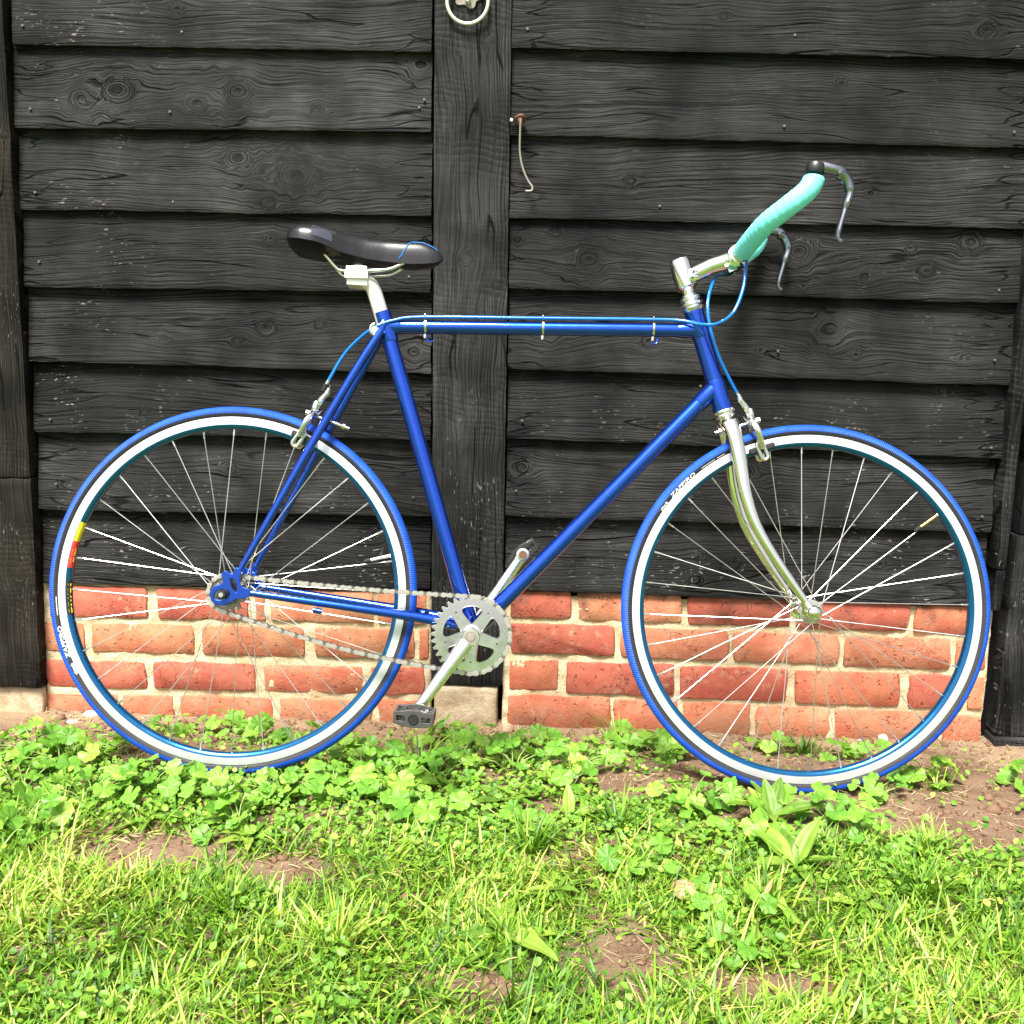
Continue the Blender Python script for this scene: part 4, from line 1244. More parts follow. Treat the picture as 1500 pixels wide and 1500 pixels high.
def pedal(c0, sgn, rot, mat):
    """cage pedal: spindle barrel, two toothed side plates, end plate"""
    e = empty('pedal', c0); e.parent = bike; e.rotation_euler = (0, rot, 0); e.scale = (.86, .9, .86)
    mb = MB()
    mb.cyl((0, 0, 0), (0, sgn * .022, 0), .0068, 12)
    mb.sweep([(0, sgn * .012, 0), (0, sgn * .030, 0), (0, sgn * .080, 0)], [.0115, .0105, .0115], 16)
    mb.build('spindle', M['graphite'], e)
    for s in (-1, 1):
        ol = [(.018, -.011)]
        ol += [(.018 + .006 * k + .003, -.011 - (.0 if k % 2 else .003)) for k in range(10)] + [(.080, -.011), (.082, .011)]
        ol += [(.078 - .006 * k, .011 + (.0 if k % 2 else .003)) for k in range(10)] + [(.018, .011)]
        mb = MB(); n = len(ol)
        for x0_, x1_ in ((s * .034, s * .038),):
            vs_ = [(x0_, sgn * a, b) for a, b in ol] + [(x1_, sgn * a, b) for a, b in ol]
            mb.add(vs_, [tuple(range(n)), tuple(n + i for i in reversed(range(n)))] + [(i, (i + 1) % n, n + (i + 1) % n, n + i) for i in range(n)])
        mb.build('cage_plate', mat, e, smooth=False)
    # end plates with slots
    def rect(x0_, x1_, y0_, y1_): return [(x0_, y0_), (x1_, y0_), (x1_, y1_), (x0_, y1_)]
    outer = [(-.038, -.010), (-.026, -.014), (0, -.0165), (.026, -.014), (.038, -.010), (.038, .011), (.022, .013), (.012, .016), (-.012, .016), (-.022, .013), (-.038, .011)]
    for yy, hl in ((.080, [rect(-.034, -.015, -.0065, .0055), rect(.015, .034, -.0065, .0055)]), (.022, [rect(-.033, -.012, -.004, .005), rect(.012, .033, -.004, .005)])):
        x = plate_mesh('end_plate', [outer] + hl, .006, .001)
        o = link('end_plate', x, mat, e, False); o.rotation_euler = (R(90), 0, 0); o.location = (0, sgn * yy, 0)
    for zz in (.0095, -.0095):
        mb = MB()
        for s in (-1, 1):
            mb.box((s * .022, sgn * .051, zz), (.0035, .028, .0014)); mb.box((s * .022, sgn * .051, zz), (.015, .003, .0014))
        mb.build('cage_bar', mat, e, smooth=False)
    mb = MB(); mb.lathe((0, sgn * .0835, 0), (0, sgn, 0), [(0, .0105), (.0016, .0102), (.0018, .0088), (.0006, .0080)], 20, 0); mb.build('end_cap', M['black'], e)
    return e
pedal(endn + Vector((0, -.004, 0)), -1, R(4), M['graphite'])
pedal(endf + Vector((0, .004, 0)), 1, R(-42), M['black'])

# brake calipers
def caliper(piv, d_up, pad_c, name, swap, rim_c):
    """side pull caliper: piv pivot bolt, d_up direction towards the cable, arms fall to the pads either side of the rim"""
    e = empty(name, piv); e.parent = bike
    up_ = d_up.normalized(); fw = Vector((up_.z, 0, -up_.x)) * (1 if swap else -1)     # fw: away from the frame
    pd = pad_c - piv; pd.y = 0
    c = MB()
    c.cyl(-fw * .060, fw * .018, .0030, 10)
    c.cyl(fw * .014, fw * .024, .0055, 6)
    c.cyl(fw * .000, fw * .010, .0085, 14)
    c.cyl(-fw * .052, -fw * .046, .0052, 6)
    c.build('pivot_bolt', M['alloy'], e)
    for s in (-1, 1):
        c = MB()
        o_ = fw * (.006 if s < 0 else .011)
        c.sweep(spline([o_ + up_ * .002, o_ + Vector((0, s * .018, 0)) + up_ * -.001, o_ + Vector((0, s * .029, 0)) + pd * .35, Vector((0, s * .026, 0)) + pd * .72 + o_ * .6, Vector((0, s * .0215, 0)) + pd * .98 + o_ * .3], 5),
                [.0098] * 5 + [.0092] * 6 + [.0082] * 6 + [.0074] * 4, 12, flat=.75)
        # slotted foot
        foot = []
        fd = pd.normalized()
        A_ = Vector((0, s * .0200, 0)) + pd * .88 + o_ * .3
        n_ = 24; sd2 = Vector((fd.z, 0, -fd.x))
        lp = []
        for k in range(n_):
            a = 2 * math.pi * k / n_
            lx = .0058 * math.sin(a); lz = (.0105 if math.cos(a) > 0 else -.0105) + .0058 * math.cos(a)
            lp.append(A_ + fd * (lz + .010) + sd2 * lx)
        c.sweep(lp, .0033, 8, closed=True)
        # arm running up to the cable
        if s > 0:
            c.sweep(spline([o_ + up_ * .003, o_ + Vector((0, .006, 0)) + up_ * .018, o_ * .5 + Vector((0, .002, 0)) + up_ * .034, up_ * .046], 4), [.0068] * 5 + [.0058] * 4 + [.0050] * 4, 10, flat=.7)
        else:
            c.sweep(spline([o_ + up_ * .003, o_ + Vector((0, -.007, 0)) + up_ * .014 + fw * .004, o_ * .7 + Vector((0, -.004, 0)) + up_ * .024 + fw * .007], 4), [.0068] * 4 + [.0055] * 5, 10, flat=.7)
            c.cyl(up_ * .024 + fw * .004 + Vector((0, -.013, 0)), up_ * .024 + fw * .012 + Vector((0, .008, 0)), .0046, 10)
        c.build('brake_arm', M['alloy'], e)
        # shoe lies along the rim
        rr = (pad_c - rim_c); rr.y = 0
        tn = Vector((rr.z, 0, -rr.x)).normalized(); rn = rr.normalized()
        sh = MB(); rot = Matrix((tn, Vector((0, 1, 0)), rn)).transposed()
        sh.box(pad_c - piv + Vector((0, s * .0145, 0)) + tn * (.004), (.024, .0042, .0055), rot)
        so2 = sh.build('brake_shoe', M['rubber'], e, smooth=False)
        mo = so2.modifiers.new('bevel', 'BEVEL'); mo.width = .003; mo.segments = 3
    # barrel adjuster, wire and return spring
    c = MB()
    c.sweep([up_ * .044, up_ * .050, up_ * .0505, up_ * .056], [.0060, .0060, .0042, .0042], 12)
    c.build('barrel_adjuster', M['alloy'], e)
    c = MB(); c.sweep([up_ * .062, up_ * .044, up_ * .022 + fw * .008 + Vector((0, -.004, 0))], .0009, 6); c.build('wire', M['spoke'], e)
    c = MB(); c.sweep(spline([Vector((0, .022, 0)) + pd * .5, Vector((0, .010, 0)) + up_ * .010 - fw * .003, Vector((0, -.010, 0)) + up_ * .010 - fw * .003, Vector((0, -.022, 0)) + pd * .5], 6), .0013, 6); c.build('return_spring', M['steel'], e)
    return e
caliper(B(146, 322, 0), (B(163, 386) - B(140, 318)), B(120, 284, 0), 'brake_caliper', False, B(0, 0, 0))
caliper(B(926, 334, 0), (B(908, 388) - B(926, 332)), B(948, 288, 0), 'brake_caliper', True, B(1044.3, 0, 0))

# ------------------------------------------------------------------ plants
PATCH = [(-.62, -.70, .16, .055), (-.39, -.745, .085, .05), (.114, -.93, .07, .07), (-.078, -1.01, .05, .03), (.0, -.69, .06, .03), (.60, -.52, .25, .07), (.85, -.42, .35, .12), (.125, -.40, .09, .045), (.35, -.36, .14, .05), (-.02, -.52, .07, .02), (.30, -.98, .09, .03), (-.70, -.36, .10, .05)]
def bare(x, y):
    b = 0
    for px_, py_, rx_, ry_ in PATCH:
        rx_ *= 1.2 + .3 * noise.noise((x * 20, y * 20, 2)); ry_ *= 1.3
        d = ((x - px_) / rx_) ** 2 + ((y - py_) / ry_) ** 2
        b = max(b, 1.25 - d)
    return min(1, max(0, b))
def lawn(x, y):
    edge = -.60 + .05 * noise.noise((x * 3, 0, 9)) + (.07 if x < -.75 else 0) - .02 * x + (.09 if .35 < x < .62 else 0)
    t = (edge - y) / .10
    d = min(1, max(0, t))
    n_ = noise.noise((x * 5, y * 5, 3)) * .5 + .5
    d *= .55 + .65 * n_
    return d * (1 - bare(x, y))

def build_fast(name, verts, loops, starts, attrs, mat, parent=None, smooth=False):
    x = bpy.data.meshes.new(name)
    x.vertices.add(len(verts)); x.vertices.foreach_set('co', np.asarray(verts, np.float32).ravel())
    x.loops.add(len(loops)); x.loops.foreach_set('vertex_index', np.asarray(loops, np.int32))
    x.polygons.add(len(starts)); x.polygons.foreach_set('loop_start', np.asarray(starts, np.int32))
    x.update(calc_edges=True)
    for nm, a in attrs.items(): x.attributes.new(nm, 'FLOAT', 'POINT').data.foreach_set('value', np.asarray(a, np.float32))
    o = link(name, x, mat, parent, smooth)
    return o

def blades(base, heading, length, width, lean, curl, tint):
    """arrays -> one mesh of bent tapering blades (5 levels)"""
    n = len(base); lv = np.array([0, .3, .6, .85, 1.0]); wf = np.array([.75, 1.0, .85, .5, .0])
    dx, dy = np.cos(heading), np.sin(heading)
    sx, sy = -dy, dx
    P = np.zeros((n, 9, 3)); T = np.zeros((n, 9))
    hx = np.zeros(n); hz = np.zeros(n); prev = 0
    roll = rng.uniform(-.6, .6, n)
    for i, l in enumerate(lv):
        if i:
            seg = (l - prev) * length
            ang = lean + curl * (l + prev) / 2
            hx = hx + np.sin(ang) * seg; hz = hz + np.cos(ang) * seg
        prev = l
        c = np.stack([base[:, 0] + dx * hx, base[:, 1] + dy * hx, base[:, 2] + hz], 1)
        ww = width * wf[i] / 2
        sv = np.stack([sx * np.cos(roll), sy * np.cos(roll), np.sin(roll)], 1)
        if i < 4:
            P[:, 2 * i] = c - sv * ww[:, None]; P[:, 2 * i + 1] = c + sv * ww[:, None]
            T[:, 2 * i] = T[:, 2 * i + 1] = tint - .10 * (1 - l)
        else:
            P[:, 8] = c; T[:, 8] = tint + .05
    fl = np.array([0, 1, 3, 2, 2, 3, 5, 4, 4, 5, 7, 6, 6, 7, 8])
    st = np.array([0, 4, 8, 12])
    loops = (np.arange(n)[:, None] * 9 + fl[None]).ravel()
    starts = (np.arange(n)[:, None] * 15 + st[None]).ravel()
    return P.reshape(-1, 3), loops, starts, T.ravel()

def scatter(n, x0, x1, y0, y1, dens):
    out = []
    tries = 0
    while len(out) < n and tries < n * 12:
        tries += 1
        x = random.uniform(x0, x1); y = random.uniform(y0, y1)
        if random.random() < dens(x, y): out.append((x, y))
    return np.array(out)
pts = scatter(74000, -1.05, 1.0, -1.22, -.45, lawn)
x_, y_ = pts[:, 0], pts[:, 1]
z_ = np.array([gz(a, b) for a, b in pts]) - .003
tb_ = np.array([noise.noise((a * 3.5, b * 3.5, 7)) * .5 + .5 for a, b in pts])
tb_ = np.clip((tb_ - .5) * 1.6 + .5, 0, 1)
hd_ = np.array([noise.noise((a * 7, b * 7, 17)) * 6 for a, b in pts]) + rng.normal(0, 1.5, len(pts))
nn = len(pts)
P_, l_, s_, t_ = blades(np.stack([x_, y_, z_], 1), hd_, rng.gamma(4, .0078, nn) * (.7 + .5 * tb_), rng.uniform(.0014, .0044, nn), rng.uniform(.25, 1.5, nn), rng.uniform(.0, 1.1, nn), np.clip(rng.normal(.47, .25, nn) + (tb_ - .5) * .6, 0, 1))
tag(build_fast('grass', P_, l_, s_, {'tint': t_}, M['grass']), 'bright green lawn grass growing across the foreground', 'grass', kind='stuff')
# lawn outside the frame: it shows in the chrome and from a step aside
def outer(x, y):
    if -1.05 < x < 1.0 and y > -1.22: return 0
    return .8 if y < -.55 else .0
pts = scatter(42000, -2.6, 2.6, -3.4, -.55, outer)
x_, y_ = pts[:, 0], pts[:, 1]; nn = len(pts)
z_ = np.array([gz(a, b) for a, b in pts]) - .003
P_, l_, s_, t_ = blades(np.stack([x_, y_, z_], 1), rng.uniform(0, 6.28, nn), rng.uniform(.03, .065, nn), rng.uniform(.004, .008, nn), rng.uniform(.2, 1.1, nn), rng.uniform(.1, 1.0, nn), np.clip(rng.normal(.5, .2, nn), 0, 1))
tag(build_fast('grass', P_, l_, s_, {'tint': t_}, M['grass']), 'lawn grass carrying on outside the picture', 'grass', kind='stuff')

# tufts of coarser grass
tufts = [(-.24, -.33, 60, .085, 'tall grass tuft just right of the lower pedal'), (.155, -.10, 46, .085, 'thin grass tuft against the bricks left of the front wheel'), (.535, -.12, 80, .05, 'short grass tuft seen through the bottom of the front wheel'),
         (.72, -.36, 22, .06, 'small loose grass tuft on bare soil right of the front wheel'), (-.02, -.66, 90, .075, 'leaning grass tuft below the middle of the picture between clover'), (.62, -.60, 150, .05, 'dense low grass tuft beside the bare soil at right'),
         (.12, -.58, 70, .08, 'grass tuft with long arching blades below the front wheel left edge'), (-.76, -.42, 26, .05, 'sparse grass tuft on soil left of the rear wheel bottom'), (.32, -.80, 90, .07, 'yellow green spiky grass tuft near the pale mushroom'),
         (.56, -.74, 120, .07, 'fan shaped grass tuft in the lawn at right'), (-.44, -.86, 90, .07, 'long bladed grass tuft in the lawn at lower left'), (-.27, -.95, 90, .08, 'coarse grass tuft at the bottom left of centre')]
for (tx, ty_, n_, ln, lab) in tufts:
    tt = empty('grass_tuft', (tx, ty_, gz(tx, ty_)))
    a = rng.uniform(0, 6.28, n_); r_ = np.abs(rng.normal(0, .016, n_))
    bs = np.stack([np.cos(a) * r_, np.sin(a) * r_ * .7, np.full(n_, -.004)], 1)
    P_, l_, s_, t_ = blades(bs, a + rng.normal(0, .5, n_), rng.uniform(.55, 1.15, n_) * ln, rng.uniform(.0020, .0042, n_), rng.uniform(.1, .9, n_), rng.uniform(.2, 1.2, n_), np.clip(rng.normal(.5, .22, n_), 0, 1))
    tag(tt, lab, 'grass tuft', 'coarse grass tufts')
    build_fast('blades', P_, l_, s_, {'tint': t_}, M['grass'], tt)['kind'] = 'stuff'

# low ground cover: clover and seedlings
def weed(x, y):
    if bare(x, y) > .25: return .02
    e = -.50 - .03 * x
    if x > .35 and y > -.47: return .02
    if y > -.30: return .10 if x < .25 and y < -.12 else .02
    a = math.exp(-((y - e) / .17) ** 2)
    n_ = noise.noise((x * 6, y * 6, 21)) * .5 + .5
    if y < -.6: a = max(a, .42 if n_ > .62 else .05)
    return a * (.35 + n_)
pts = scatter(15000, -1.1, 1.0, -1.2, -.08, weed); nn = len(pts)
ang = rng.uniform(0, 6.28, nn); rad = rng.uniform(.0022, .0066, nn)
zz = np.array([gz(a, b) for a, b in pts]) + rng.uniform(.001, .024, nn) * np.where(pts[:, 1] < -.6, 1.35, 1)
nrm = np.stack([rng.normal(0, .40, nn), rng.normal(-.25, .40, nn), np.ones(nn)], 1); nrm /= np.linalg.norm(nrm, axis=1)[:, None]
u_ = np.stack([np.cos(ang), np.sin(ang), np.zeros(nn)], 1); u_ -= nrm * (u_ * nrm).sum(1)[:, None]; u_ /= np.linalg.norm(u_, axis=1)[:, None]
v_ = np.cross(nrm, u_)
c_ = np.stack([pts[:, 0], pts[:, 1], zz], 1)
shape = [(-1, 0, .0), (-.6, .55, .1), (.1, .85, .12), (.75, .55, .0), (1.0, .0, -.15), (.75, -.55, .0), (.1, -.85, .12), (-.6, -.55, .1)]
V_ = np.zeros((nn, 9, 3))
for k, (a, b, c) in enumerate(shape): V_[:, k] = c_ + rad[:, None] * (u_ * a + v_ * b + nrm * c * 1.5)
V_[:, 8] = c_ - nrm * rad[:, None] * .12
fl = np.array([q for k in range(8) for q in (8, k, (k + 1) % 8)])
loops = (np.arange(nn)[:, None] * 9 + fl[None]).ravel(); starts = np.arange(nn * 8) * 3
tn = np.clip(rng.normal(.5, .2, nn), 0, 1)
tag(build_fast('ground_cover', V_.reshape(-1, 3), loops, starts, {'tint': np.repeat(tn, 9)}, M['cover'], smooth=True), 'small round leaved clover and seedlings filling the gaps between the weeds', 'ground cover', kind='stuff')

# straw, crumbs of soil
def litter(x, y): return (1.0 if y > -.22 else .35 + .9 * bare(x, y)) if y > -.5 else .25 + bare(x, y)
pts = scatter(2600, -1.15, 1.05, -1.05, -.004, litter); nn = len(pts)
z_ = np.array([gz(a, b) for a, b in pts]) + .002
P_, l_, s_, t_ = blades(np.stack([pts[:, 0], pts[:, 1], z_], 1), rng.uniform(0, 6.28, nn), rng.uniform(.008, .034, nn), rng.uniform(.0005, .0013, nn), rng.uniform(1.25, 1.55, nn), rng.uniform(-.2, .35, nn), rng.uniform(0, 1, nn))
tag(build_fast('straw_litter', P_, l_, s_, {}, M['straw']), 'dry straw and dead stalks scattered over the bare soil', 'litter', kind='stuff')
pts = scatter(3600, -1.15, 1.05, -1.05, .0, litter); nn = len(pts)
ico_v = np.array([(0, 0, 1), (.89, 0, .45), (.28, .85, .45), (-.72, .53, .45), (-.72, -.53, .45), (.28, -.85, .45), (.72, .53, -.45), (-.28, .85, -.45), (-.89, 0, -.45), (-.28, -.85, -.45), (.72, -.53, -.45), (0, 0, -1)])
ico_f = np.array([(0, 1, 2), (0, 2, 3), (0, 3, 4), (0, 4, 5), (0, 5, 1), (1, 6, 2), (2, 7, 3), (3, 8, 4), (4, 9, 5), (5, 10, 1), (2, 6, 7), (3, 7, 8), (4, 8, 9), (5, 9, 10), (1, 10, 6), (6, 11, 7), (7, 11, 8), (8, 11, 9), (9, 11, 10), (10, 11, 6)])
rad = rng.gamma(1.6, .0016, nn) + .0008
V_ = ico_v[None] * rad[:, None, None] * rng.uniform(.6, 1.3, (nn, 12, 1)) * np.array([1, 1, .7]) + np.stack([pts[:, 0], pts[:, 1], np.array([gz(a, b) for a, b in pts]) + .001], 1)[:, None]
loops = (np.arange(nn)[:, None] * 12 + ico_f.ravel()[None]).ravel(); starts = np.arange(nn * 20) * 3
tag(build_fast('soil_crumbs', V_.reshape(-1, 3), loops, starts, {}, M['clod']), 'loose crumbs of dry brown soil', 'soil', kind='stuff')

# mallow leaves
def mallow_leaf(seed):
    rs = random.Random(seed)
    lobes = rs.choice([5, 5, 7]); NA = lobes * 6
    rings = [0.0, .3, .6, .85, 1.0]
    vs = [(0, 0, 0)]; tint = [.35]; vein = [1.0]
    gap = .24
    cup = rs.uniform(-.25, .30); ph = rs.uniform(0, 6)
    for r_ in rings[1:]:
        for k in range(NA + 1):
            f_ = k / NA
            a = math.pi / 2 + gap / 2 * (1 if True else 0) + (2 * math.pi - gap) * f_ + math.pi   # notch towards the stalk (-Y)
            lob = f_ * lobes
            s_l = abs(math.sin(math.pi * lob))
            edge = .85 + .15 * s_l ** .8 + .045 * math.cos(math.pi * lob * 6) + .05 * math.sin(a * 2 + ph)
            rr = r_ * (edge if r_ > .5 else 1.0 * (edge * .5 + .5)) 
            if r_ < 1: rr = r_ * (1 - r_ + r_ * edge)
            z = .15 * r_ * (s_l - .5) + cup * r_ * r_ * .6 + .10 * math.sin(a * 3 + ph) * r_ * r_ + .05 * math.sin(a * 7 + ph * 2) * r_ ** 3
            vs.append((rr * math.cos(a), rr * math.sin(a), z))
            tint.append(.42 + .12 * s_l + .1 * r_); vein.append(max(0, s_l ** 4 - .15) * (1 - .3 * r_))
    fs = []
    n1 = NA + 1
    for k in range(NA): fs.append((0, 1 + k, 2 + k))
    for q in range(len(rings) - 2):
        for k in range(NA):
            a = 1 + q * n1 + k; b = 1 + (q + 1) * n1 + k
            fs.append((a, b, b + 1, a + 1))
    x = me('leaf', vs, fs)
    x.attributes.new('tint', 'FLOAT', 'POINT').data.foreach_set('value', tint)
    x.attributes.new('vein', 'FLOAT', 'POINT').data.foreach_set('value', vein)
    x.materials.append(M['mallow'])
    x.polygons.foreach_set('use_smooth', [True] * len(x.polygons))
    return x
leafs = [mallow_leaf(s) for s in range(9)]
clumps = [
 (-1.00, -.33, 12, .10, 'leafy mallow clump at the far left below the pale footing block'),
 (-.90, -.40, 13, .10, 'broad mallow clump left of the rear tyre'),
 (-.91, -.52, 13, .11, 'mallow clump at the left edge with overlapping pale leaves'),
 (-.79, -.54, 12, .09, 'mallow clump left of the flattened brown leaves'),
 (-.84, -.32, 6, .06, 'small dark leaved mallow on the soil left of the rear wheel'),
 (-.84, -.66, 9, .08, 'low mallow clump at the left edge where the lawn begins'),
 (-.69, -.50, 12, .08, 'mallow clump below left of the rear tyre'),
 (-.625, -.485, 10, .06, 'mallow with one big scalloped leaf raised over the bottom of the rear tyre'),
 (-.55, -.53, 13, .09, 'mallow clump directly below the rear wheel'),
 (-.46, -.50, 12, .08, 'mallow clump hugging the rear tyre right of its lowest point'),
 (-.80, -.13, 8, .06, 'young mallow behind the left part of the rear wheel'),
 (-.69, -.10, 9, .06, 'mallow with a tall round leaf behind the rear wheel against the bricks'),
 (-.60, -.17, 10, .07, 'mallow clump seen through the spokes at the bottom of the rear wheel'),
 (-.50, -.18, 11, .07, 'mallow clump behind the rear wheel below the sagging chain'),
 (-.43, -.21, 10, .07, 'mallow clump behind the lower right rim of the rear wheel'),
 (-.33, -.37, 13, .08, 'mallow clump right of the rear tyre on open ground'),
 (-.38, -.48, 12, .08, 'mallow clump between the rear wheel and the pedal shadow'),
 (-.28, -.46, 13, .09, 'mallow clump in front of and below the lower pedal'),
 (-.205, -.38, 11, .08, 'mallow clump with a pale long stalk right below the pedal'),
 (-.19, -.15, 14, .08, 'tall mallow clump in front of the footing of the middle post'),
 (-.13, -.27, 12, .08, 'dark leaved mallow clump below the middle post'),
 (-.06, -.36, 10, .08, 'mallow clump centred just right of the middle post'),
 (-.01, -.18, 12, .07, 'mallow clump against the bricks right of the middle post'),
 (.055, -.33, 12, .08, 'mallow clump left of the patch of bare earth in the middle'),
 (.10, -.24, 9, .07, 'mallow clump behind the bare earth in the middle'),
 (.185, -.14, 12, .07, 'mallow clump left of the front tyre near the bricks'),
 (.235, -.23, 12, .07, 'mallow clump pressed against the lower left of the front tyre'),
 (-.20, -.56, 11, .08, 'yellowish mallow clump below centre left of the flat plantain'),
 (.04, -.44, 9, .07, 'small mallow clump under the bare earth in the middle'),
 (.26, -.48, 12, .08, 'mallow clump below left of the front tyre'),
 (.33, -.60, 10, .07, 'mallow clump beside the tall plantain'),
 (.47, -.11, 6, .05, 'small mallow inside the front wheel at left of its bottom'),
 (.60, -.16, 6, .05, 'small mallow inside the front wheel at right of its bottom'),
 (.66, -.20, 4, .05, 'mallow with one wide leaf behind the front rim'),
 (.49, -.52, 13, .08, 'spreading mallow clump right of the tall plantain'),
 (.54, -.60, 10, .07, 'mallow clump at the edge of the bare soil below the front wheel'),
 (.60, -.42, 7, .05, 'small mallow touching the right bottom of the front tyre'),
 (.71, -.33, 11, .07, 'mallow clump on bare soil right of the front wheel'),
 (.90, -.33, 7, .06, 'mallow cut off by the right edge of the picture'),
 (.15, -.72, 9, .06, 'mallow clump in the lawn above the pale mushroom'),
 (.28, -.82, 12, .08, 'mallow clump in the lawn right of the pale mushroom'),
 (.255, -.92, 7, .06, 'little mallow below the mushroom near the bottom'),
 (.40, -.36, 3, .04, 'pair of tiny mallow seedlings on soil under the front tyre'),
 (-.50, -.62, 10, .08, 'pale mallow clump at the edge of the lawn below the rear wheel'),
 (-.05, -.60, 8, .07, 'low mallow in the weeds at the centre')]
cam_dir = Vector((0, -1, .55)).normalized()
for (mx, my, n_, sp, lab) in clumps:
    n_ = int(n_ * 1.55)
    rt = empty('mallow_plant', (mx, my, gz(mx, my)))
    tag(rt, lab, 'plant', 'mallow plants growing along the foot of the wall')
    sm = MB()
    for k in range(n_):
        a = 2.399 * k + random.uniform(-.5, .5)
        d = sp * math.sqrt((k + .5) / n_) * random.uniform(.8, 1.15)
        hgt = random.uniform(.008, .046) * (1.25 if d < sp * .6 else .85) * (sp / .08) ** .5
        p = Vector((math.cos(a) * d, math.sin(a) * d * .72, hgt + gz(mx + math.cos(a) * d, my + math.sin(a) * d * .72) - gz(mx, my)))
        sz = random.uniform(.009, .0225) * (sp / .08) ** .35
        lf = bpy.data.objects.new('leaf', random.choice(leafs)); COL.objects.link(lf)
        lf.parent = rt
        out = Vector((math.cos(a), math.sin(a), 0))
        nrm = (Vector((0, 0, 1)) + out * random.uniform(.0, .55) + Vector((random.gauss(0, .38), random.gauss(-.25, .38), 0))).normalized()
        yv = (out - nrm * out.dot(nrm)).normalized(); xv = yv.cross(nrm)
        mt = Matrix((xv, yv, nrm)).transposed().to_4x4()
        q = mt.to_quaternion()
        lf.rotation_mode = 'QUATERNION'; lf.rotation_quaternion = q
        lf.location = p; lf.scale = (sz * random.uniform(.9, 1.1), sz, sz)
        root = Vector((random.uniform(-.012, .012), random.uniform(-.008, .008), -.004))
        mid = root.lerp(p, .5) + Vector((0, 0, hgt * .25))
        sm.sweep([root, mid, p], [.0012, .0010, .0008], 5, cap=False)
    sm.build('stem', M['stem'], rt)['kind'] = 'stuff'

# plantains, dandelion
def strap_leaf(L, W, arch, serr, seed):
    rs = random.Random(seed); n = 18 if serr else 12; vs, fs, tn, vn = [], [], [], []
    for i in range(n + 1):
        t = i / n
        prof = (math.sin(math.pi * min(1, t ** .8 * 1.0)) ** .8) * (1 if t > .25 else .35 + t * 2.6)
        ww = W * max(.06, prof) if t < 1 else .0008
        if serr: ww *= (1.0 if i % 2 == 0 else .45)
        a = arch[0] + (arch[1] - arch[0]) * t
        y = L * t * math.cos(a * .6); z = L * (math.sin(arch[0]) * t - .5 * (math.sin(arch[0]) - math.sin(arch[1])) * t * t)
        for k, (fx, dz, v) in enumerate(((-1, .16, 0), (-.68, .0, 1), (-.42, .07, 0), (-.2, -.04, .2), (0, -.12, 1), (.2, -.04, .2), (.42, .07, 0), (.68, .0, 1), (1, .16, 0))):
            wv = .10 * W * math.sin(i * 1.1 + seed + fx) * abs(fx); vs.append((fx * ww, y, z + dz * ww * 1.4 + wv)); tn.append(.42); vn.append(v)
    for i in range(n):
        for k in range(8): fs.append((i * 9 + k, i * 9 + k + 1, (i + 1) * 9 + k + 1, (i + 1) * 9 + k))
    x = me('leaf', vs, fs)
    x.attributes.new('tint', 'FLOAT', 'POINT').data.foreach_set('value', tn)
    x.attributes.new('vein', 'FLOAT', 'POINT').data.foreach_set('value', vn)
    x.materials.append(M['plantain']); x.polygons.foreach_set('use_smooth', [True] * len(x.polygons))
    return x
def rosette(name, loc, n_, L, W, lift, lab, cat, serr=False, up_leaf=None):
    rt = empty(name, (loc[0], loc[1], gz(*loc) + .004)); tag(rt, lab, cat, 'rosette weeds among the mallow' if name == 'plantain' else None)
    variants = [strap_leaf(L, W, (R(lift + random.uniform(-8, 12)), R(lift * .2 - 12)), serr, k) for k in range(4)]
    for k in range(n_):
        lf = bpy.data.objects.new('leaf', variants[k % 4]); COL.objects.link(lf); lf.parent = rt
        lf.rotation_euler = (random.uniform(-.1, .12), random.uniform(-.3, .3), 2.399 * k + random.uniform(-.25, .25))
        s = random.uniform(.65, 1.1); lf.scale = (s, s, s); lf.location = (0, 0, .001 * k)
    for (rx, rz, s) in (up_leaf or []):
        lf = bpy.data.objects.new('leaf', variants[0]); COL.objects.link(lf); lf.parent = rt
        lf.rotation_euler = (R(rx), 0, R(rz)); lf.scale = (s * 1.2, s, s)
rosette('plantain', (.385, -.525), 10, .085, .013, 35, 'tall plantain rosette with upright ribbed leaves just below the front tyre', 'plant', False, [(28, -22, .95), (20, 35, .8), (35, 8, .85), (15, 80, .8)])
rosette('plantain', (.385, -.69), 9, .095, .013, 28, 'plantain with one large dark pointed leaf standing up, below the tall plantain', 'plant', False, [(30, -45, .95), (12, 50, .9), (10, 5, .8)])
rosette('plantain', (-.07, -.50), 8, .085, .012, 14, 'flat pale plantain rosette below the middle post', 'plant')
rosette('plantain', (.04, -.56), 5, .060, .009, 40, 'small plantain with a single ribbed upright leaf below centre', 'plant', False, [(40, 5, 1.0)])
rosette('plantain', (-.055, -.90), 9, .100, .013, 10, 'big flattened plantain rosette in the lawn near the bottom middle', 'plant')
rosette('plantain', (-.66, -.60), 6, .095, .012, 8, 'trampled plantain with long leaves lying left of the bare patch', 'plant')
rosette('plantain', (.58, -.62), 6, .065, .008, 16, 'small plantain at the edge of the bare soil on the right', 'plant')
rosette('dandelion', (-.12, -.60), 10, .060, .008, 20, 'small dandelion rosette at the lawn edge below the chainring', 'plant', True)
rosette('dandelion', (.21, -.62), 11, .070, .008, 18, 'dandelion rosette with narrow toothed leaves left of the darker plantain', 'plant', True)
rosette('dandelion', (-.24, -.66), 9, .060, .008, 16, 'dandelion rosette in the weeds left of the trodden centre', 'plant', True)
rosette('plantain', (.02, -.79), 8, .060, .008, 22, 'narrow leaved plantain in the lawn above the middle bare patch', 'plant')
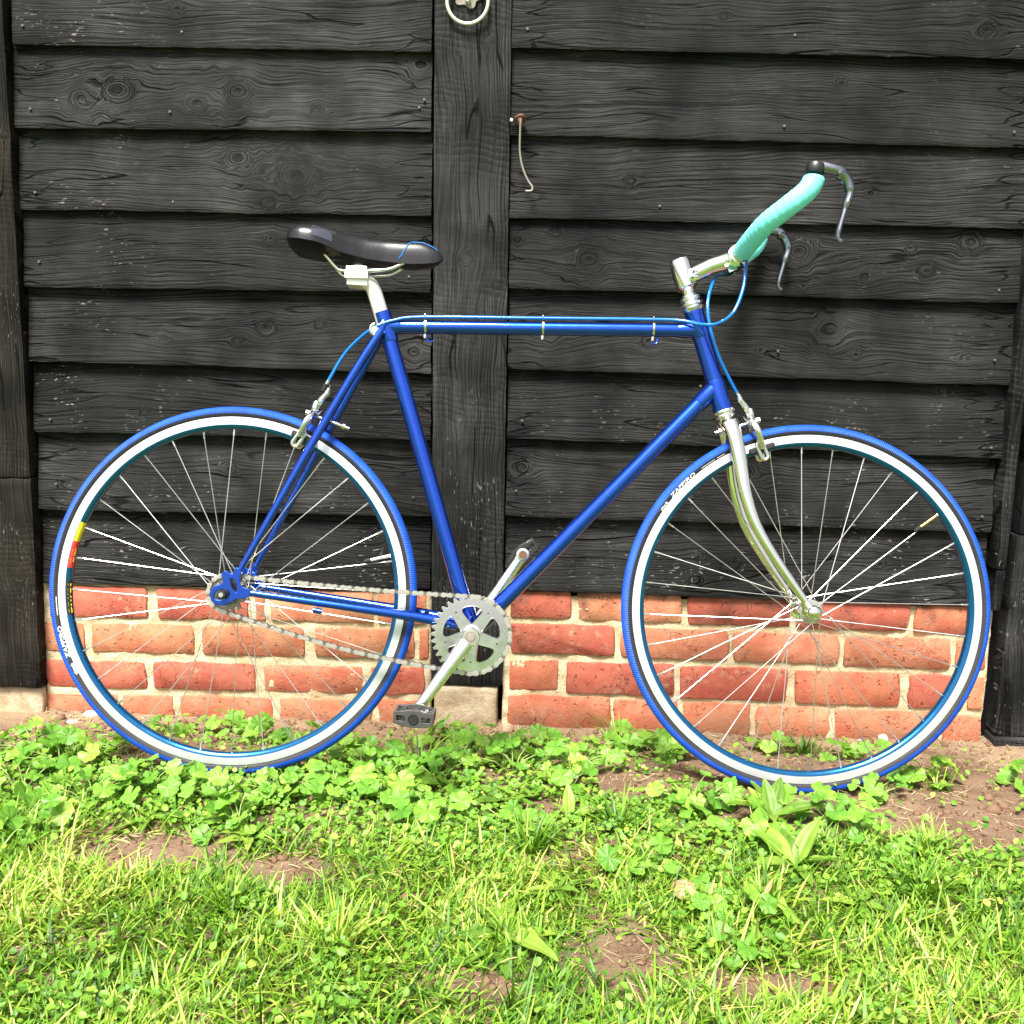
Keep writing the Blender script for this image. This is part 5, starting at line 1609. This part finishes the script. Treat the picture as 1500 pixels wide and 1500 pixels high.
rosette('plantain', (.45, -.80), 8, .055, .008, 25, 'small plantain in the lawn right of the dead brown leaf', 'plant')
rosette('plantain', (-.47, -.66), 7, .060, .009, 20, 'small plantain beside the bare patch under the rear wheel', 'plant')
rosette('plantain', (.72, -.66), 8, .060, .008, 22, 'narrow plantain in the lawn at the far right', 'plant')
rosette('dandelion', (.125, -.545), 9, .075, .010, 12, 'dandelion rosette with toothed narrow leaves lying flat below the front wheel', 'plant', True)

# stones, mushroom, dead leaf
def stone(name, loc, sx, sy, sz, mat, lab, cat, seed, group=None):
    bm = bmesh.new(); bmesh.ops.create_icosphere(bm, subdivisions=3, radius=1)
    for v in bm.verts:
        d = 1 + .25 * noise.noise(v.co * 1.3 + Vector((seed, 0, 0))) + .08 * noise.noise(v.co * 4 + Vector((seed, 0, 0)))
        v.co = Vector((v.co.x * sx, v.co.y * sy, v.co.z * sz)) * d
    x = bpy.data.meshes.new(name); bm.to_mesh(x); bm.free()
    o = link(name, x, mat); o.location = (loc[0], loc[1], gz(*loc) + sz * .45)
    tag(o, lab, cat, group); return o
stone('stone', (-.088, -.045), .014, .012, .014, M['pebble'], 'round tan pebble at the foot of the footing block under the middle post', 'stone', 1)
stone('stone', (.690, -.02), .012, .007, .005, M['chalk'], 'flat white stone by the bricks behind the front wheel, left one of two', 'stone', 2)
stone('stone', (.733, -.012), .011, .008, .009, M['chalk'], 'rounded white stone by the bricks behind the front wheel, right one of two', 'stone', 3)
stone('stone', (-1.02, -.03), .018, .010, .008, M['chalk'], 'white chalky stone at the foot of the bricks left of the rear wheel', 'stone', 4)
stone('stone', (-1.04, -.08), .012, .007, .004, M['chalk'], 'small flat white chip in front of the chalky stone at left', 'stone', 5)
stone('stone', (-.60, -.60), .006, .005, .005, M['pebble'], 'pinkish pebble on the bare soil below the rear wheel', 'stone', 6)
mu = empty('mushroom', (.206, -.785, gz(.206, -.785)))
tag(mu, 'small pale tan mushroom cap poking out of the lawn below the front wheel', 'mushroom')
t = NT('mushroom_cap'); nz = t.noise(t.obj(), 60, 3)
t.bsdf(t.mix(t.rng(nz, .35, .7), (.36, .27, .15, 1), (.26, .13, .06, 1)), .5, spec=.3); M['cap'] = t.m
c = MB(); c.lathe((0, 0, .012), (.12, -.15, 1), [(0, .019), (.003, .0215), (.007, .0205), (.011, .016), (.0135, .009), (.0142, .003)], 24); c.build('cap', M['cap'], mu)
c = MB(); c.lathe((0, 0, -.004), (.05, 0, 1), [(0, .006), (.018, .005)], 12); c.build('stalk', M['chalk'], mu)
dl = bpy.data.objects.new('dead_leaf', strap_leaf(.034, .004, (R(35), R(-10)), False, 3)); COL.objects.link(dl)
dl.data.materials.clear(); dl.data.materials.append(simple('dead_leaf_brown', (.34, .17, .07), .7))
dl.location = (.315, -.81, gz(.315, -.81) + .022); dl.rotation_euler = (R(25), 0, R(-35))
tag(dl, 'curled brown dead leaf lying in the weeds right of the mushroom', 'leaf')
print('tris approx', sum(len(o.data.polygons) for o in S.objects if o.type == 'MESH'))
